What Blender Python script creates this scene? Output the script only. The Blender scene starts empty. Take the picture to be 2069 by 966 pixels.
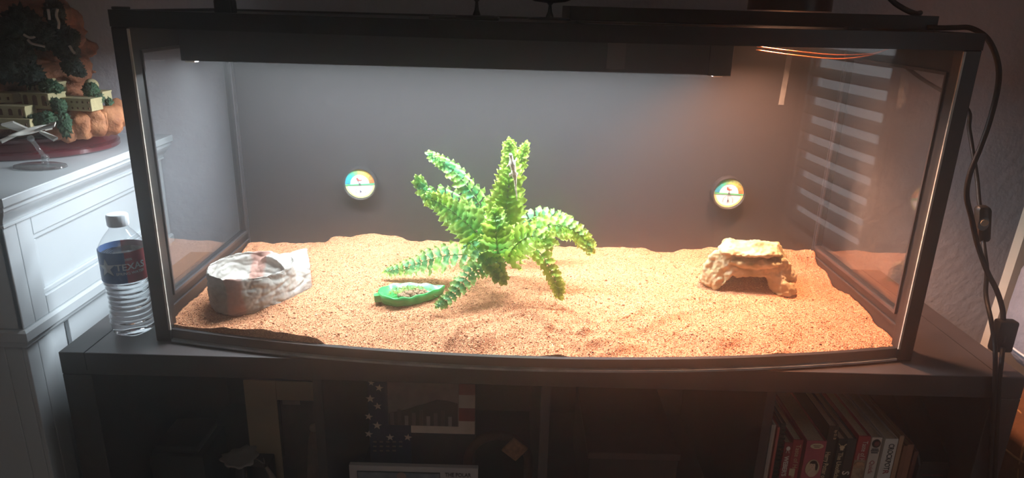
import bpy, bmesh, math, random
import numpy as np
from mathutils import Vector, Matrix, noise as mnoise
random.seed(7)
rng = np.random.default_rng(7)
sc = bpy.context.scene
COL = sc.collection
PI = math.pi

# ------------------------------------------------------------------ camera, world, lights, exposure
CAM_O = Vector((-0.0444, -1.0247, 0.5314))
CAM_P, CAM_YAW, CAM_R, CAM_F = 0.3214, -0.003, 0.0278, 1424.2
def cam_axes():
    cp, sp = math.cos(CAM_P), math.sin(CAM_P)
    R, F, U = Vector((1, 0, 0)), Vector((0, cp, -sp)), Vector((0, sp, cp))
    cr, sr = math.cos(CAM_R), math.sin(CAM_R)
    R, U = cr * R + sr * U, cr * U - sr * R
    Z = Matrix.Rotation(CAM_YAW, 3, 'Z')
    return Z @ R, Z @ F, Z @ U
AX_R, AX_F, AX_U = cam_axes()
cd = bpy.data.cameras.new('camera'); cam = bpy.data.objects.new('camera', cd); COL.objects.link(cam)
m = Matrix((AX_R, AX_U, -AX_F)).transposed().to_4x4(); m.translation = CAM_O
cam.matrix_world = m
cd.sensor_fit = 'HORIZONTAL'; cd.sensor_width = 36; cd.lens = CAM_F / 2069 * 36; cd.clip_start = 0.02
sc.camera = cam

def at(px, py, x=None, y=None, z=None):
    """world point on a known plane (used to read real positions off the photograph)"""
    d = AX_F + ((px - 1034.5) * AX_R - (py - 483) * AX_U) / CAM_F
    if x is not None: t = (x - CAM_O.x) / d.x
    elif y is not None: t = (y - CAM_O.y) / d.y
    else: t = (z - CAM_O.z) / d.z
    return CAM_O + t * d

w = bpy.data.worlds.new('world'); sc.world = w; w.use_nodes = True
w.node_tree.nodes['Background'].inputs[0].default_value = (0.9, 0.95, 1.0, 1)
w.node_tree.nodes['Background'].inputs[1].default_value = 0.0
VEIL = .18     # added air scatter imitating lens veil glare around the bright tank
if VEIL:
    vs = w.node_tree.nodes.new('ShaderNodeVolumeScatter'); vs.inputs['Density'].default_value = VEIL; vs.inputs['Anisotropy'].default_value = .93
    w.node_tree.links.new(vs.outputs[0], w.node_tree.nodes['World Output'].inputs['Volume'])

LED_W, HEAT_W, WINDOW_W, ROOM_W = 23.0, 84.0, 7.5, 1.9
def area(name, loc, size, power, col, rot=(0, 0, 0), spread=None):
    l = bpy.data.lights.new(name, 'AREA'); l.shape = 'RECTANGLE'; l.size, l.size_y = size
    l.energy = power; l.color = col
    if spread: l.spread = spread
    o = bpy.data.objects.new(name, l); COL.objects.link(o); o.location = loc; o.rotation_euler = rot
    return o
HOOD_Y0, HOOD_Y1, HOOD_X0, HOOD_X1, HOOD_Z0, HOOD_Z1 = .15, .245, -.586, .304, .4305, .497
area('led_tube_light', (-.143, .2, HOOD_Z0 + .004), (.85, .055), LED_W, (.84, .93, 1.0))
HEAT = Vector((.405, .2, 0))
l = bpy.data.lights.new('heat_bulb_light', 'SPOT'); l.energy = HEAT_W; l.color = (1.0, .48, .28)
l.spot_size = math.radians(118); l.spot_blend = .6; l.shadow_soft_size = .03
heat = bpy.data.objects.new('heat_bulb_light', l); COL.objects.link(heat)
heat.location = (HEAT.x, HEAT.y, .575)
# daylight behind the shutters of the window in the right wall, and an unseen fill lamp added for dim room light
area('window_daylight', (1.66, -1.3, .3), (1.2, 1.1), WINDOW_W, (.9, .95, 1.0), (0, math.radians(90), 0))
area('ceiling_fill_light', (-.2, -1.5, 1.62), (.5, .5), ROOM_W, (1.0, .86, .74))
sc.view_settings.view_transform = 'Standard'; sc.view_settings.look = 'None'
sc.view_settings.exposure = 0.0; sc.view_settings.gamma = 1.0; sc.view_settings.use_curve_mapping = False
sc.cycles.use_denoising = True; sc.cycles.volume_bounces = 1
sc.cycles.max_bounces = 14; sc.cycles.transparent_max_bounces = 32; sc.cycles.transmission_bounces = 10
sc.cycles.caustics_reflective = False; sc.cycles.caustics_refractive = False

# ------------------------------------------------------------------ materials
MATS = {}
def srgb(h):
    c = [int(h[i:i + 2], 16) / 255 for i in (0, 2, 4)]
    return tuple(x / 12.92 if x < .04045 else ((x + .055) / 1.055) ** 2.4 for x in c) + (1,)
def mat(name, hexcol, rough=.5, var=.12, scale=40, bump=0, bscale=None, metal=0, spec=.5, hex2=None, detail=4, coat=0, obj=True):
    if name in MATS: return MATS[name]
    M = bpy.data.materials.new(name); M.use_nodes = True; nt = M.node_tree; N = nt.nodes; L = nt.links
    b = N['Principled BSDF']; b.inputs['Roughness'].default_value = rough; b.inputs['Metallic'].default_value = metal
    b.inputs['Specular IOR Level'].default_value = spec
    b.inputs['Coat Weight'].default_value = coat
    c = srgb(hexcol)
    tc = N.new('ShaderNodeTexCoord'); src = tc.outputs['Object' if obj else 'Generated']
    n = N.new('ShaderNodeTexNoise'); n.inputs['Scale'].default_value = scale; n.inputs['Detail'].default_value = detail
    L.new(src, n.inputs['Vector'])
    r = N.new('ShaderNodeValToRGB'); r.color_ramp.elements[0].position = .32; r.color_ramp.elements[1].position = .68
    c2 = srgb(hex2) if hex2 else tuple(min(1, x * (1 + var)) for x in c[:3]) + (1,)
    c1 = c if hex2 else tuple(x * (1 - var) for x in c[:3]) + (1,)
    r.color_ramp.elements[0].color = c1; r.color_ramp.elements[1].color = c2
    L.new(n.outputs['Fac'], r.inputs['Fac']); L.new(r.outputs['Color'], b.inputs['Base Color'])
    if bump:
        n2 = N.new('ShaderNodeTexNoise'); n2.inputs['Scale'].default_value = bscale or scale * 3; n2.inputs['Detail'].default_value = 5
        L.new(src, n2.inputs['Vector'])
        bp = N.new('ShaderNodeBump'); bp.inputs['Strength'].default_value = min(1, bump); bp.inputs['Distance'].default_value = .004
        L.new(n2.outputs['Fac'], bp.inputs['Height']); L.new(bp.outputs['Normal'], b.inputs['Normal'])
    MATS[name] = M
    return M
def thin_glass(name, tint=(1, 1, 1), ior=1.5, rough=0.0, haze=0.0, boost=1.0):
    if name in MATS: return MATS[name]
    M = bpy.data.materials.new(name); M.use_nodes = True; nt = M.node_tree; N = nt.nodes; L = nt.links
    N.remove(N['Principled BSDF']); out = N['Material Output']
    t = N.new('ShaderNodeBsdfTransparent'); t.inputs[0].default_value = tint + (1,)
    g = N.new('ShaderNodeBsdfGlossy'); g.inputs['Roughness'].default_value = rough
    f = N.new('ShaderNodeFresnel')
    ge = N.new('ShaderNodeNewGeometry'); mr = N.new('ShaderNodeMapRange')   # both faces of a thin pane reflect like air-to-glass
    mr.inputs['To Min'].default_value = ior; mr.inputs['To Max'].default_value = 1 / ior
    L.new(ge.outputs['Backfacing'], mr.inputs['Value']); L.new(mr.outputs[0], f.inputs['IOR'])
    mx = N.new('ShaderNodeMixShader')
    if boost != 1:
        mm = N.new('ShaderNodeMath'); mm.operation = 'MULTIPLY'; mm.inputs[1].default_value = boost; mm.use_clamp = True
        L.new(f.outputs[0], mm.inputs[0]); L.new(mm.outputs[0], mx.inputs[0])
    else: L.new(f.outputs[0], mx.inputs[0])
    L.new(t.outputs[0], mx.inputs[1]); L.new(g.outputs[0], mx.inputs[2])
    last = mx
    if haze:
        df = N.new('ShaderNodeBsdfDiffuse'); df.inputs[0].default_value = (.8, .8, .8, 1)
        n = N.new('ShaderNodeTexNoise'); n.inputs['Scale'].default_value = 9; n.inputs['Detail'].default_value = 8
        tc = N.new('ShaderNodeTexCoord'); L.new(tc.outputs['Object'], n.inputs['Vector'])
        ml = N.new('ShaderNodeMath'); ml.operation = 'MULTIPLY'; ml.inputs[1].default_value = haze * 2
        L.new(n.outputs['Fac'], ml.inputs[0])
        m2 = N.new('ShaderNodeMixShader'); L.new(ml.outputs[0], m2.inputs[0]); L.new(mx.outputs[0], m2.inputs[1]); L.new(df.outputs[0], m2.inputs[2])
        last = m2
    L.new(last.outputs[0], out.inputs['Surface'])
    MATS[name] = M
    return M

BLACK = mat('black_lacquered_frame', '1c1b1c', .38, .15, 60, spec=.4)
BLACK_IN = mat('black_inner_trim', '343133', .3, .2, 50, spec=.6)
BACKP = mat('black_back_panel', '232122', .7, .10, 220, bump=.12, bscale=900, hex2='2b2829', spec=.2)
SILVER = mat('seam_silicone', 'b9b0a4', .3, .2, 60, spec=.6)
GLASS = thin_glass('pane_glass', (.985, .99, .985), 1.5, haze=.006)
GLASS_SIDE = thin_glass('side_pane_glass', (.98, .985, .985), 1.5, haze=.004, boost=1.5)
BLACKBROWN = mat('black_brown_foil', '3a3434', .42, .16, 18, bump=.05, bscale=300, spec=.45)
WHITE_PAINT = mat('white_mantel_paint', 'c2c7ca', .32, .02, 10, spec=.5)
WALL = mat('grey_wall_paint', 'b6b4ba', .8, .03, 30, bump=.55, bscale=75, spec=.2)
CEIL = mat('ceiling_paint', 'cfcac4', .9, .04, 30)
FLOORM = mat('carpet', '8a7a6a', .95, .2, 120, bump=.5)
CORD = mat('black_cord_rubber', '141313', .5, .2, 80, spec=.4)
PLASTIC = mat('black_plastic', '191919', .4, .2, 60, spec=.5)
CREAM = mat('cream_board', 'd8cdbb', .7, .04, 12)
PAPER = mat('paper_pages', 'b9a68c', .8, .1, 200)

# ------------------------------------------------------------------ mesh helpers
WLOC = {}
def wloc(o): return WLOC.get(o.name, Vector((0, 0, 0))) if o else Vector((0, 0, 0))
class MB:
    def __init__(s): s.v = []; s.f = []; s.mi = []
    def add(s, v, f, k=0):
        o = len(s.v); s.v += [tuple(p) for p in v]; s.f += [tuple(i + o for i in q) for q in f]; s.mi += [k] * len(f); return s
    def box(s, x0, x1, y0, y1, z0, z1, k=0):
        v = [(x, y, z) for x in (x0, x1) for y in (y0, y1) for z in (z0, z1)]
        return s.add(v, [(0, 1, 3, 2), (4, 6, 7, 5), (0, 4, 5, 1), (2, 3, 7, 6), (0, 2, 6, 4), (1, 5, 7, 3)], k)
    def bevbox(s, x0, x1, y0, y1, z0, z1, b, k=0):
        bm = bmesh.new(); bmesh.ops.create_cube(bm, size=1)
        for v in bm.verts:
            v.co = Vector(((x0 + x1) / 2 + v.co.x * (x1 - x0), (y0 + y1) / 2 + v.co.y * (y1 - y0), (z0 + z1) / 2 + v.co.z * (z1 - z0)))
        bmesh.ops.bevel(bm, geom=bm.edges[:], offset=b, segments=2, profile=.5, affect='EDGES')
        bm.verts.index_update()
        s.add([v.co[:] for v in bm.verts], [[v.index for v in f.verts] for f in bm.faces], k); bm.free(); return s
    def tube(s, pts, r, n=8, cap=True, k=0):
        pts = [Vector(p) for p in pts]; R = r if isinstance(r, (list, tuple)) else [r] * len(pts)
        v = []; up = None
        for i, p in enumerate(pts):
            t = (pts[min(i + 1, len(pts) - 1)] - pts[max(i - 1, 0)]).normalized()
            if up is None: up = t.orthogonal().normalized()
            up = (up - t * up.dot(t)); up = up.normalized() if up.length > 1e-6 else t.orthogonal().normalized()
            b = t.cross(up)
            for j in range(n):
                a = 2 * PI * j / n; v.append(p + (up * math.cos(a) + b * math.sin(a)) * R[i])
        f = [(i * n + j, i * n + (j + 1) % n, (i + 1) * n + (j + 1) % n, (i + 1) * n + j) for i in range(len(pts) - 1) for j in range(n)]
        if cap: f += [tuple(range(n - 1, -1, -1)), tuple((len(pts) - 1) * n + j for j in range(n))]
        return s.add(v, f, k)
    def lathe(s, prof, n=32, c=(0, 0, 0), sx=1, sy=1, close=True, k=0, fn=None):
        v = []
        for i, (r, z) in enumerate(prof):
            for j in range(n):
                a = 2 * PI * j / n; rr = fn(r, z, a) if fn else r
                v.append((c[0] + rr * math.cos(a) * sx, c[1] + rr * math.sin(a) * sy, c[2] + z))
        m = len(prof)
        f = [(i * n + j, i * n + (j + 1) % n, (i + 1) * n + (j + 1) % n, (i + 1) * n + j) for i in range(m - 1) for j in range(n)]
        if close: f += [tuple(range(n - 1, -1, -1)), tuple((m - 1) * n + j for j in range(n))]
        return s.add(v, f, k)
    def prism(s, poly, z0, z1, k=0, axis='z'):
        n = len(poly)
        def P(a, b, c): return (a, b, c) if axis == 'z' else ((a, c, b) if axis == 'y' else (c, a, b))
        v = [P(a, b, z0) for a, b in poly] + [P(a, b, z1) for a, b in poly]
        return s.add(v, [tuple(range(n - 1, -1, -1)), tuple(range(n, 2 * n))] + [(i, (i + 1) % n, n + (i + 1) % n, n + i) for i in range(n)], k)
    def hull(s, pts, k=0):
        bm = bmesh.new()
        for p in pts: bm.verts.new(p)
        r = bmesh.ops.convex_hull(bm, input=bm.verts[:])
        bmesh.ops.delete(bm, geom=[g for g in r['geom_interior'] if isinstance(g, bmesh.types.BMVert)], context='VERTS')
        bm.verts.index_update()
        s.add([v.co[:] for v in bm.verts], [[v.index for v in f.verts] for f in bm.faces], k); bm.free(); return s
    def ico(s, c, r, sub=2, sx=1, sy=1, sz=1, jit=0, fr=30, seed=0, k=0):
        bm = bmesh.new(); bmesh.ops.create_icosphere(bm, subdivisions=sub, radius=1)
        v = []
        for q in bm.verts:
            d = q.co.normalized(); h = 1 + jit * mnoise.noise(d * fr * .1 + Vector((seed, seed * 2.3, 0)))
            v.append((c[0] + d.x * r * sx * h, c[1] + d.y * r * sy * h, c[2] + d.z * r * sz * h))
        bm.verts.index_update()
        s.add(v, [[q.index for q in f.verts] for f in bm.faces], k); bm.free(); return s
    def mesh(s, name, off=Vector((0, 0, 0))):
        me = bpy.data.meshes.new(name)
        me.from_pydata([(p[0] - off.x, p[1] - off.y, p[2] - off.z) for p in s.v], [], s.f)
        bm = bmesh.new(); bm.from_mesh(me); bmesh.ops.recalc_face_normals(bm, faces=bm.faces[:]); bm.to_mesh(me); bm.free()
        return me
    def build(s, name, mats, parent=None, smooth=False, angle=None, local=False):
        me = s.mesh(name, Vector((0, 0, 0)) if local else wloc(parent))
        return link(name, me, mats, parent, smooth, angle, s.mi)
def link(name, me, mats, parent=None, smooth=False, angle=None, mi=None):
    o = bpy.data.objects.new(name, me); COL.objects.link(o)
    for M in (mats if isinstance(mats, (list, tuple)) else [mats]): me.materials.append(M)
    if mi and isinstance(mats, (list, tuple)) and len(mats) > 1 and len(mi) == len(me.polygons): me.polygons.foreach_set('material_index', mi)
    if smooth or angle:
        me.polygons.foreach_set('use_smooth', [True] * len(me.polygons))
        if angle: me.set_sharp_from_angle(angle=math.radians(angle))
    if parent:
        o.parent = parent; WLOC[o.name] = wloc(parent)
    return o
def tag(o, label=None, cat=None, group=None, kind=None):
    if label: o['label'] = label
    if cat: o['category'] = cat
    if group: o['group'] = group
    if kind: o['kind'] = kind
    return o
def thing(name, label, cat, loc, group=None):
    o = bpy.data.objects.new(name, None); o.empty_display_size = .02; COL.objects.link(o)
    o.location = loc; WLOC[o.name] = Vector(loc)
    return tag(o, label, cat, group)
def remesh(mb, voxel, smooth=4, disp=(), fn=None):
    """fuse closed solids into one skin, smooth it, push it along its normals with noise"""
    me = mb.mesh('tmp'); o = bpy.data.objects.new('tmp', me); COL.objects.link(o)
    r = o.modifiers.new('r', 'REMESH'); r.mode = 'VOXEL'; r.voxel_size = voxel
    if smooth: sm = o.modifiers.new('s', 'SMOOTH'); sm.iterations = smooth; sm.factor = .5
    dg = bpy.context.evaluated_depsgraph_get(); out = bpy.data.meshes.new_from_object(o.evaluated_get(dg))
    bpy.data.objects.remove(o)
    n = len(out.vertices)
    if fn or disp:
        nor = [v.normal.copy() for v in out.vertices]
        for v, nn in zip(out.vertices, nor):
            d = 0
            for amp, fr, seed in disp: d += amp * mnoise.fractal(v.co * fr + Vector((seed, seed, seed)), .9, 2.1, 3)
            if fn: d += fn(v.co)
            v.co += nn * d
    return out
def shift(me, off):
    me.transform(Matrix.Translation(-off)); return me
def text(name, body, size, origin, right, up, M, parent, align='LEFT', bold=0.0, depth=.0003, xs=1.0, kind=None):
    cu = bpy.data.curves.new('t', 'FONT'); cu.body = body; cu.size = size; cu.align_x = align; cu.offset = bold; cu.extrude = depth; cu.resolution_u = 3
    o = bpy.data.objects.new('t', cu); COL.objects.link(o)
    dg = bpy.context.evaluated_depsgraph_get(); me = bpy.data.meshes.new_from_object(o.evaluated_get(dg)); bpy.data.objects.remove(o)
    r, u = Vector(right).normalized(), Vector(up).normalized(); n = r.cross(u)
    T = Matrix((r * xs, u, n)).transposed().to_4x4(); T.translation = Vector(origin) - wloc(parent)
    me.transform(T)
    return link(name, me, M, parent)
def star(c, r, right, up, rot=0, t=.0006, inner=.4):
    right, up = Vector(right).normalized(), Vector(up).normalized(); n = right.cross(up); c = Vector(c)
    P = []
    for i in range(10):
        a = PI / 2 + rot + i * PI / 5; q = r if i % 2 == 0 else r * inner
        P.append(c + right * math.cos(a) * q + up * math.sin(a) * q)
    v = [c + n * t] + [p + n * t * .5 for p in P] + [p - n * t for p in P]
    mb = MB(); mb.add(v, [(0, 1 + i, 1 + (i + 1) % 10) for i in range(10)] + [(1 + i, 11 + i, 11 + (i + 1) % 10, 1 + (i + 1) % 10) for i in range(10)])
    return mb
def disc(c, r, right, up, n=24, r2=None, t=.0006):
    right, up = Vector(right).normalized(), Vector(up).normalized(); nn = right.cross(up); c = Vector(c)
    P = [c + right * math.cos(2 * PI * i / n) * r + up * math.sin(2 * PI * i / n) * (r2 or r) for i in range(n)]
    mb = MB(); mb.add([p + nn * t for p in P] + [p - nn * t for p in P], [tuple(range(n)), tuple(range(2 * n - 1, n - 1, -1))] + [(i, n + i, n + (i + 1) % n, (i + 1) % n) for i in range(n)])
    return mb
def smoothpts(pts, n=8):
    pts = [Vector(p) for p in pts]; out = []
    P = [pts[0] * 2 - pts[1]] + pts + [pts[-1] * 2 - pts[-2]]
    for i in range(1, len(P) - 2):
        for k in range(n):
            t = k / n; a, b, c, d = P[i - 1], P[i], P[i + 1], P[i + 2]
            out.append(.5 * ((2 * b) + (c - a) * t + (2 * a - 5 * b + 4 * c - d) * t * t + (3 * b - a - 3 * c + d) * t ** 3))
    out.append(pts[-1]); return out

# ------------------------------------------------------------------ the room
FLOOR_Z, WALL_Y = -.78, .46
def struct(name, mb, M, label=None): return tag(mb.build(name, M), label, None, None, 'structure')
X0, X1, Y0, Z1 = -2.1, 1.6, -2.6, 1.66
struct('floor', MB().box(X0 - .1, X1 + .1, Y0 - .1, WALL_Y + .1, FLOOR_Z - .05, FLOOR_Z), FLOORM, 'carpeted floor below the shelf unit')
struct('ceiling', MB().box(X0 - .1, X1 + .1, Y0 - .1, WALL_Y + .1, Z1, Z1 + .05), CEIL, 'pale ceiling over the room')
struct('wall_back', MB().box(X0 - .1, X1 + .1, WALL_Y, WALL_Y + .1, FLOOR_Z, Z1), WALL, 'grey orange-peel textured wall behind the terrarium')
struct('wall_left', MB().box(X0 - .1, X0, Y0, WALL_Y, FLOOR_Z, Z1), WALL, 'grey wall at the left of the room')
struct('wall_front', MB().box(X0 - .1, X1 + .1, Y0 - .1, Y0, FLOOR_Z, Z1), WALL, 'grey wall behind the camera')
WY0, WY1, WZ0, WZ1 = -1.62, -1.0, -.45, .95
rw = MB().box(X1, X1 + .1, Y0, WY0, FLOOR_Z, Z1).box(X1, X1 + .1, WY1, WALL_Y, FLOOR_Z, Z1).box(X1, X1 + .1, WY0, WY1, FLOOR_Z, WZ0).box(X1, X1 + .1, WY0, WY1, WZ1, Z1)
struct('wall_right', rw, WALL, 'grey wall at the right of the room with the window')
win = thing('window_1', 'shuttered window in the right wall', 'window', (X1, -1.3, WZ0)); win['kind'] = 'structure'; del win['category']
WSH = mat('white_shutter', 'e8e6e0', .5, .03, 20)
MB().box(X1 - .02, X1 + .02, WY0 - .05, WY0, WZ0 - .05, WZ1 + .05).box(X1 - .02, X1 + .02, WY1, WY1 + .05, WZ0 - .05, WZ1 + .05).box(X1 - .02, X1 + .02, WY0, WY1, WZ0 - .05, WZ0).box(X1 - .02, X1 + .02, WY0, WY1, WZ1, WZ1 + .05).build('window_frame', WSH, win)
sl = None
for i in range(20):
    z = WZ0 + .045 + i * .072
    if z > WZ1 - .03: break
    o = MB().bevbox(-.026, .026, WY0 + 1.3, WY1 + 1.3, -.004, .004, .003).build('slat', WSH, win, local=True) if sl is None else bpy.data.objects.new('slat', sl)
    if sl is None: sl = o.data
    else: COL.objects.link(o); o.parent = win
    o.location = (.005, 0, z - WZ0); o.rotation_euler = (0, math.radians(-38), 0)

# ------------------------------------------------------------------ shelf unit
SH_F, SH_B, SH_L, SH_R = -.045, .425, -.742, .768
sh = thing('shelf_unit', 'black-brown cube shelf unit under the terrarium', 'shelf', (0, SH_F, FLOOR_Z))
MB().bevbox(SH_L, SH_R, SH_F, SH_B, -.038, 0, .0015).build('top_panel', BLACKBROWN, sh)
for x in (SH_L + .0395, SH_R - .041): MB().box(x, x + .0015, SH_F - .0006, SH_B, -.03, .0004).build('edge_joint', mat('dark_joint', '0c0b0b', .8), sh)  # narrow dark strip along each panel joint
for x in (SH_L, SH_R - .046): MB().bevbox(x, x + .046, SH_F, SH_B, FLOOR_Z, -.0385, .0015).build('side_panel', BLACKBROWN, sh)
DIV = [-.350, .012, .368]
for x in DIV: MB().box(x, x + .015, SH_F + .002, SH_B - .002, FLOOR_Z + .03, -.0385).build('divider', BLACKBROWN, sh)
cx = [SH_L + .046] + [d + .015 for d in DIV] ; cx2 = DIV + [SH_R - .046]
for a, b in zip(cx, cx2): MB().box(a + .0005, b - .0005, SH_F + .002, SH_B - .002, -.392, -.377).build('cube_floor', BLACKBROWN, sh)
MB().box(SH_L + .047, SH_R - .047, SH_B - .003, SH_B, FLOOR_Z, -.039).build('back_panel', BLACKBROWN, sh)
MB().box(SH_L + .0465, SH_R - .0465, SH_F + .002, SH_B - .004, FLOOR_Z, FLOOR_Z + .0295).build('plinth', BLACKBROWN, sh)
CUBE_Z = -.3765

# ------------------------------------------------------------------ terrarium
BOW, BOWA = .07, .6
def by(x, off=0): return -BOW * (1 - (x / BOWA) ** 2) + off
tank = thing('terrarium', 'large bow-front glass terrarium with a black frame standing on the shelf unit', 'terrarium', (0, 0, 0))
TH, TB = .51, .405
def bowstrip(z0, z1, off0, off1, x0=-.597, x1=.597, n=40):
    xs = np.linspace(x0, x1, n); poly = [(x, by(x, off0)) for x in xs] + [(x, by(x, off1)) for x in xs[::-1]]
    return MB().prism(poly, z0, z1)
# bowed base rail, floor, top rail, lid
bowstrip(.0006, .021, .006, .014).build('base_rail', BLACK, tank, angle=40)
xs = np.linspace(-.597, .597, 40)
MB().prism([(x, by(x, .014)) for x in xs] + [(.597, TB - .016), (-.597, TB - .016)], .0006, .005).build('base_panel', BLACK, tank)
bowstrip(.0062, .487, 0, .004, -.585, .585).build('front_glass', GLASS, tank, angle=30)
bowstrip(.0025, .006, -.0012, .0055, -.584, .584).build('glass_edge_strip', mat('polished_glass_edge', '9aa4a8', .15, .3, 25, spec=.9), tank, angle=40)
tr = bowstrip(.4872, TH, -.004, .02, -.61, .61); tr.build('top_rail', BLACK, tank, angle=40)
for s in (-1, 1):
    a, b = sorted((s * .585, s * .61)); MB().bevbox(a, b, -.001, .022, .0006, .487, .0015).build('corner_post', BLACK, tank)
    a, b = sorted((s * .5835, s * .5865)); MB().box(a, b, -.0035, -.0008, .022, .485).build('seam_strip', SILVER, tank)
    a, b = sorted((s * .598, s * .61))
    MB().bevbox(a, b, .0225, TB, .0006, .0675, .001).build('side_bottom_rail', BLACK, tank)
    MB().bevbox(a, b, .0225, TB, .4486, TH, .001).build('side_top_rail', BLACK, tank)
    MB().bevbox(a, b, .0225, .05, .068, .448, .001).build('side_front_stile', BLACK, tank)
    MB().bevbox(a, b, .377, TB, .068, .448, .001).build('side_rear_stile', BLACK, tank)
    a, b = sorted((s * .602, s * .606)); MB().box(a, b, .0502, .3768, .0680, .4484).build('side_glass', GLASS_SIDE, tank)
    a, b = sorted((s * .5945, s * .5978))
    MB().box(a, b, .050, .377, .062, .0675).box(a, b, .050, .377, .4486, .453).box(a, b, .0465, .050, .062, .453).box(a, b, .377, .381, .062, .453).build('side_glass_bead', BLACK_IN, tank)
    MB().box(a, b, .035, .385, .0455, .0468).build('side_groove_bead', BLACK_IN, tank)
    MB().box(a, b, .386, .3895, .005, .49).build('corner_bead', BLACK_IN, tank)
MB().box(-.5975, .5975, .39, TB, .0006, TH - .001).build('back_panel', BACKP, tank)
LZ0, LZ1 = .4995, .5055
xs = np.linspace(-.597, .597, 40)
MB().prism([(x, by(x, .021)) for x in xs] + [(.597, .105), (-.597, .105)], LZ0, LZ1).build('front_lid_panel', BLACK, tank)
MB().box(-.5975, .060, .1055, .3895, LZ0, LZ1).box(.0605, .5975, .295, .3895, LZ0, LZ1).box(.55, .5975, .1055, .2945, LZ0, LZ1).build('rear_lid_panel', BLACK, tank)
for x in (-.609, .42): MB().bevbox(x, x + .02, .006, .02, TH + .0002, TH + .004, .001).build('lid_clip', PLASTIC, tank)

# raised screen box on the lid and the dome lamp on it
rs = thing('screen_lid', 'long flat black screen box lying on the right half of the terrarium lid', 'lid', (.33, .1, TH))
SX0, SX1, SY0, SY1, SZ0, SZ1 = .038, .598, .1, .3, .5108, .5315
MB().bevbox(SX0, SX1, SY0, SY0 + .012, SZ0, SZ1, .001).build('front_rail', BLACK, rs)
MB().bevbox(SX0, SX1, SY1 - .012, SY1, SZ0, SZ1, .001).build('rear_rail', BLACK, rs)
for a, b in ((SX0, SX0 + .012), (SX1 - .012, SX1)): MB().box(a, b, SY0 + .0122, SY1 - .0122, SZ0, SZ1).build('end_rail', BLACK, rs)
HR = .066
MB().box(SX0 + .013, HEAT.x - HR, SY0 + .0125, SY1 - .0125, SZ1 - .004, SZ1 - .001).box(HEAT.x + HR, SX1 - .013, SY0 + .0125, SY1 - .0125, SZ1 - .004, SZ1 - .001).build('cover_panel', BLACK, rs)
g = MB()
for i in range(14):
    x = HEAT.x - HR + (i + .5) * 2 * HR / 14; g.tube([(x, SY0 + .0122, SZ1 - .003), (x, SY1 - .0122, SZ1 - .003)], .0005, 4)
for i in range(18):
    y = SY0 + .013 + (i + .5) * .174 / 18; g.tube([(HEAT.x - HR, y, SZ1 - .0037), (HEAT.x + HR, y, SZ1 - .0037)], .0005, 4)
tag(g.build('wire_mesh', BLACK_IN, rs), kind='stuff')
dl = thing('dome_lamp', 'black dome heat lamp standing on the screen box at the upper right', 'lamp', (HEAT.x, HEAT.y, SZ1))
prof = [(.064, .0004), (.066, .002), (.065, .03), (.058, .06), (.04, .082), (.026, .09), (.026, .13), (.012, .135)]
MB().lathe(prof + [(.010, .132), (.022, .126), (.022, .092), (.037, .079), (.054, .058), (.061, .03), (.062, .0004)], 40, (HEAT.x, HEAT.y, SZ1), close=False).build('shade', mat('lamp_shade_black', '121212', .35), dl, angle=40)
MB().lathe([(.004, .02), (.018, .024), (.026, .034), (.027, .044), (.022, .058), (.014, .07), (.013, .088), (.004, .09)], 24, (HEAT.x, HEAT.y, SZ1 + .03)).build('bulb', mat('frosted_bulb', 'cfc7b8', .3), dl, smooth=True)
for k, p in enumerate([(.602, .115, SZ1 + .001)]): pass
# cord of the dome lamp climbing out of the frame
tag(MB().tube(smoothpts([(.60, .16, SZ1 + .004), (.575, .13, .5345), (.55, .125, .543), (.527, .12, .556), (.48, .12, .60)], 6), .0042, 8).build('lamp_cord', CORD, smooth=True),
    'short black cord rising from the screen box past the dome lamp', 'cord')

# light hood with its tube
hd = thing('light_hood', 'long black light hood hanging under the terrarium lid', 'light fixture', ((HOOD_X0 + HOOD_X1) / 2, .2, HOOD_Z1))
MB().box(HOOD_X0, HOOD_X1, HOOD_Y0, HOOD_Y0 + .003, HOOD_Z0, HOOD_Z1).box(HOOD_X0, HOOD_X1, HOOD_Y1 - .003, HOOD_Y1, HOOD_Z0, HOOD_Z1).box(HOOD_X0, HOOD_X1, HOOD_Y0 + .0032, HOOD_Y1 - .0032, HOOD_Z1 - .004, HOOD_Z1 - .0005).box(HOOD_X0, HOOD_X0 + .003, HOOD_Y0 + .0032, HOOD_Y1 - .0032, HOOD_Z0, HOOD_Z1 - .0045).box(HOOD_X1 - .003, HOOD_X1, HOOD_Y0 + .0032, HOOD_Y1 - .0032, HOOD_Z0, HOOD_Z1 - .0045).build('housing', BLACK, hd)
MB().bevbox(HOOD_X1 - .035, HOOD_X1 + .003, HOOD_Y0 - .003, HOOD_Y0 - .0003, HOOD_Z0 - .001, HOOD_Z1 - .018, .001).build('end_cap', PLASTIC, hd)
MB().bevbox(HOOD_X1 - .2, HOOD_X1 - .17, HOOD_Y0 - .0016, HOOD_Y0 - .0002, HOOD_Z0 + .006, HOOD_Z1 - .012, .0006).build('glint_patch', mat('grey_glint', '3c3c3c', .5), hd)  # lighter grey patch imitates a reflection in the front glass
for x in (HOOD_X0 + .004, HOOD_X1 - .024): MB().bevbox(x, x + .016, HOOD_Y0 + .004, HOOD_Y0 + .02, HOOD_Z0 - .003, HOOD_Z0 + .02, .001).build('lamp_holder', mat('white_lamp_holder', 'f2f2ee', .4), hd)
MB().tube([(HOOD_X0 + .02, .2, HOOD_Z0 + .02), (HOOD_X1 - .02, .2, HOOD_Z0 + .02)], .008, 12).build('tube', mat('tube_glass', 'eef2f5', .2), hd, smooth=True)

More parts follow.
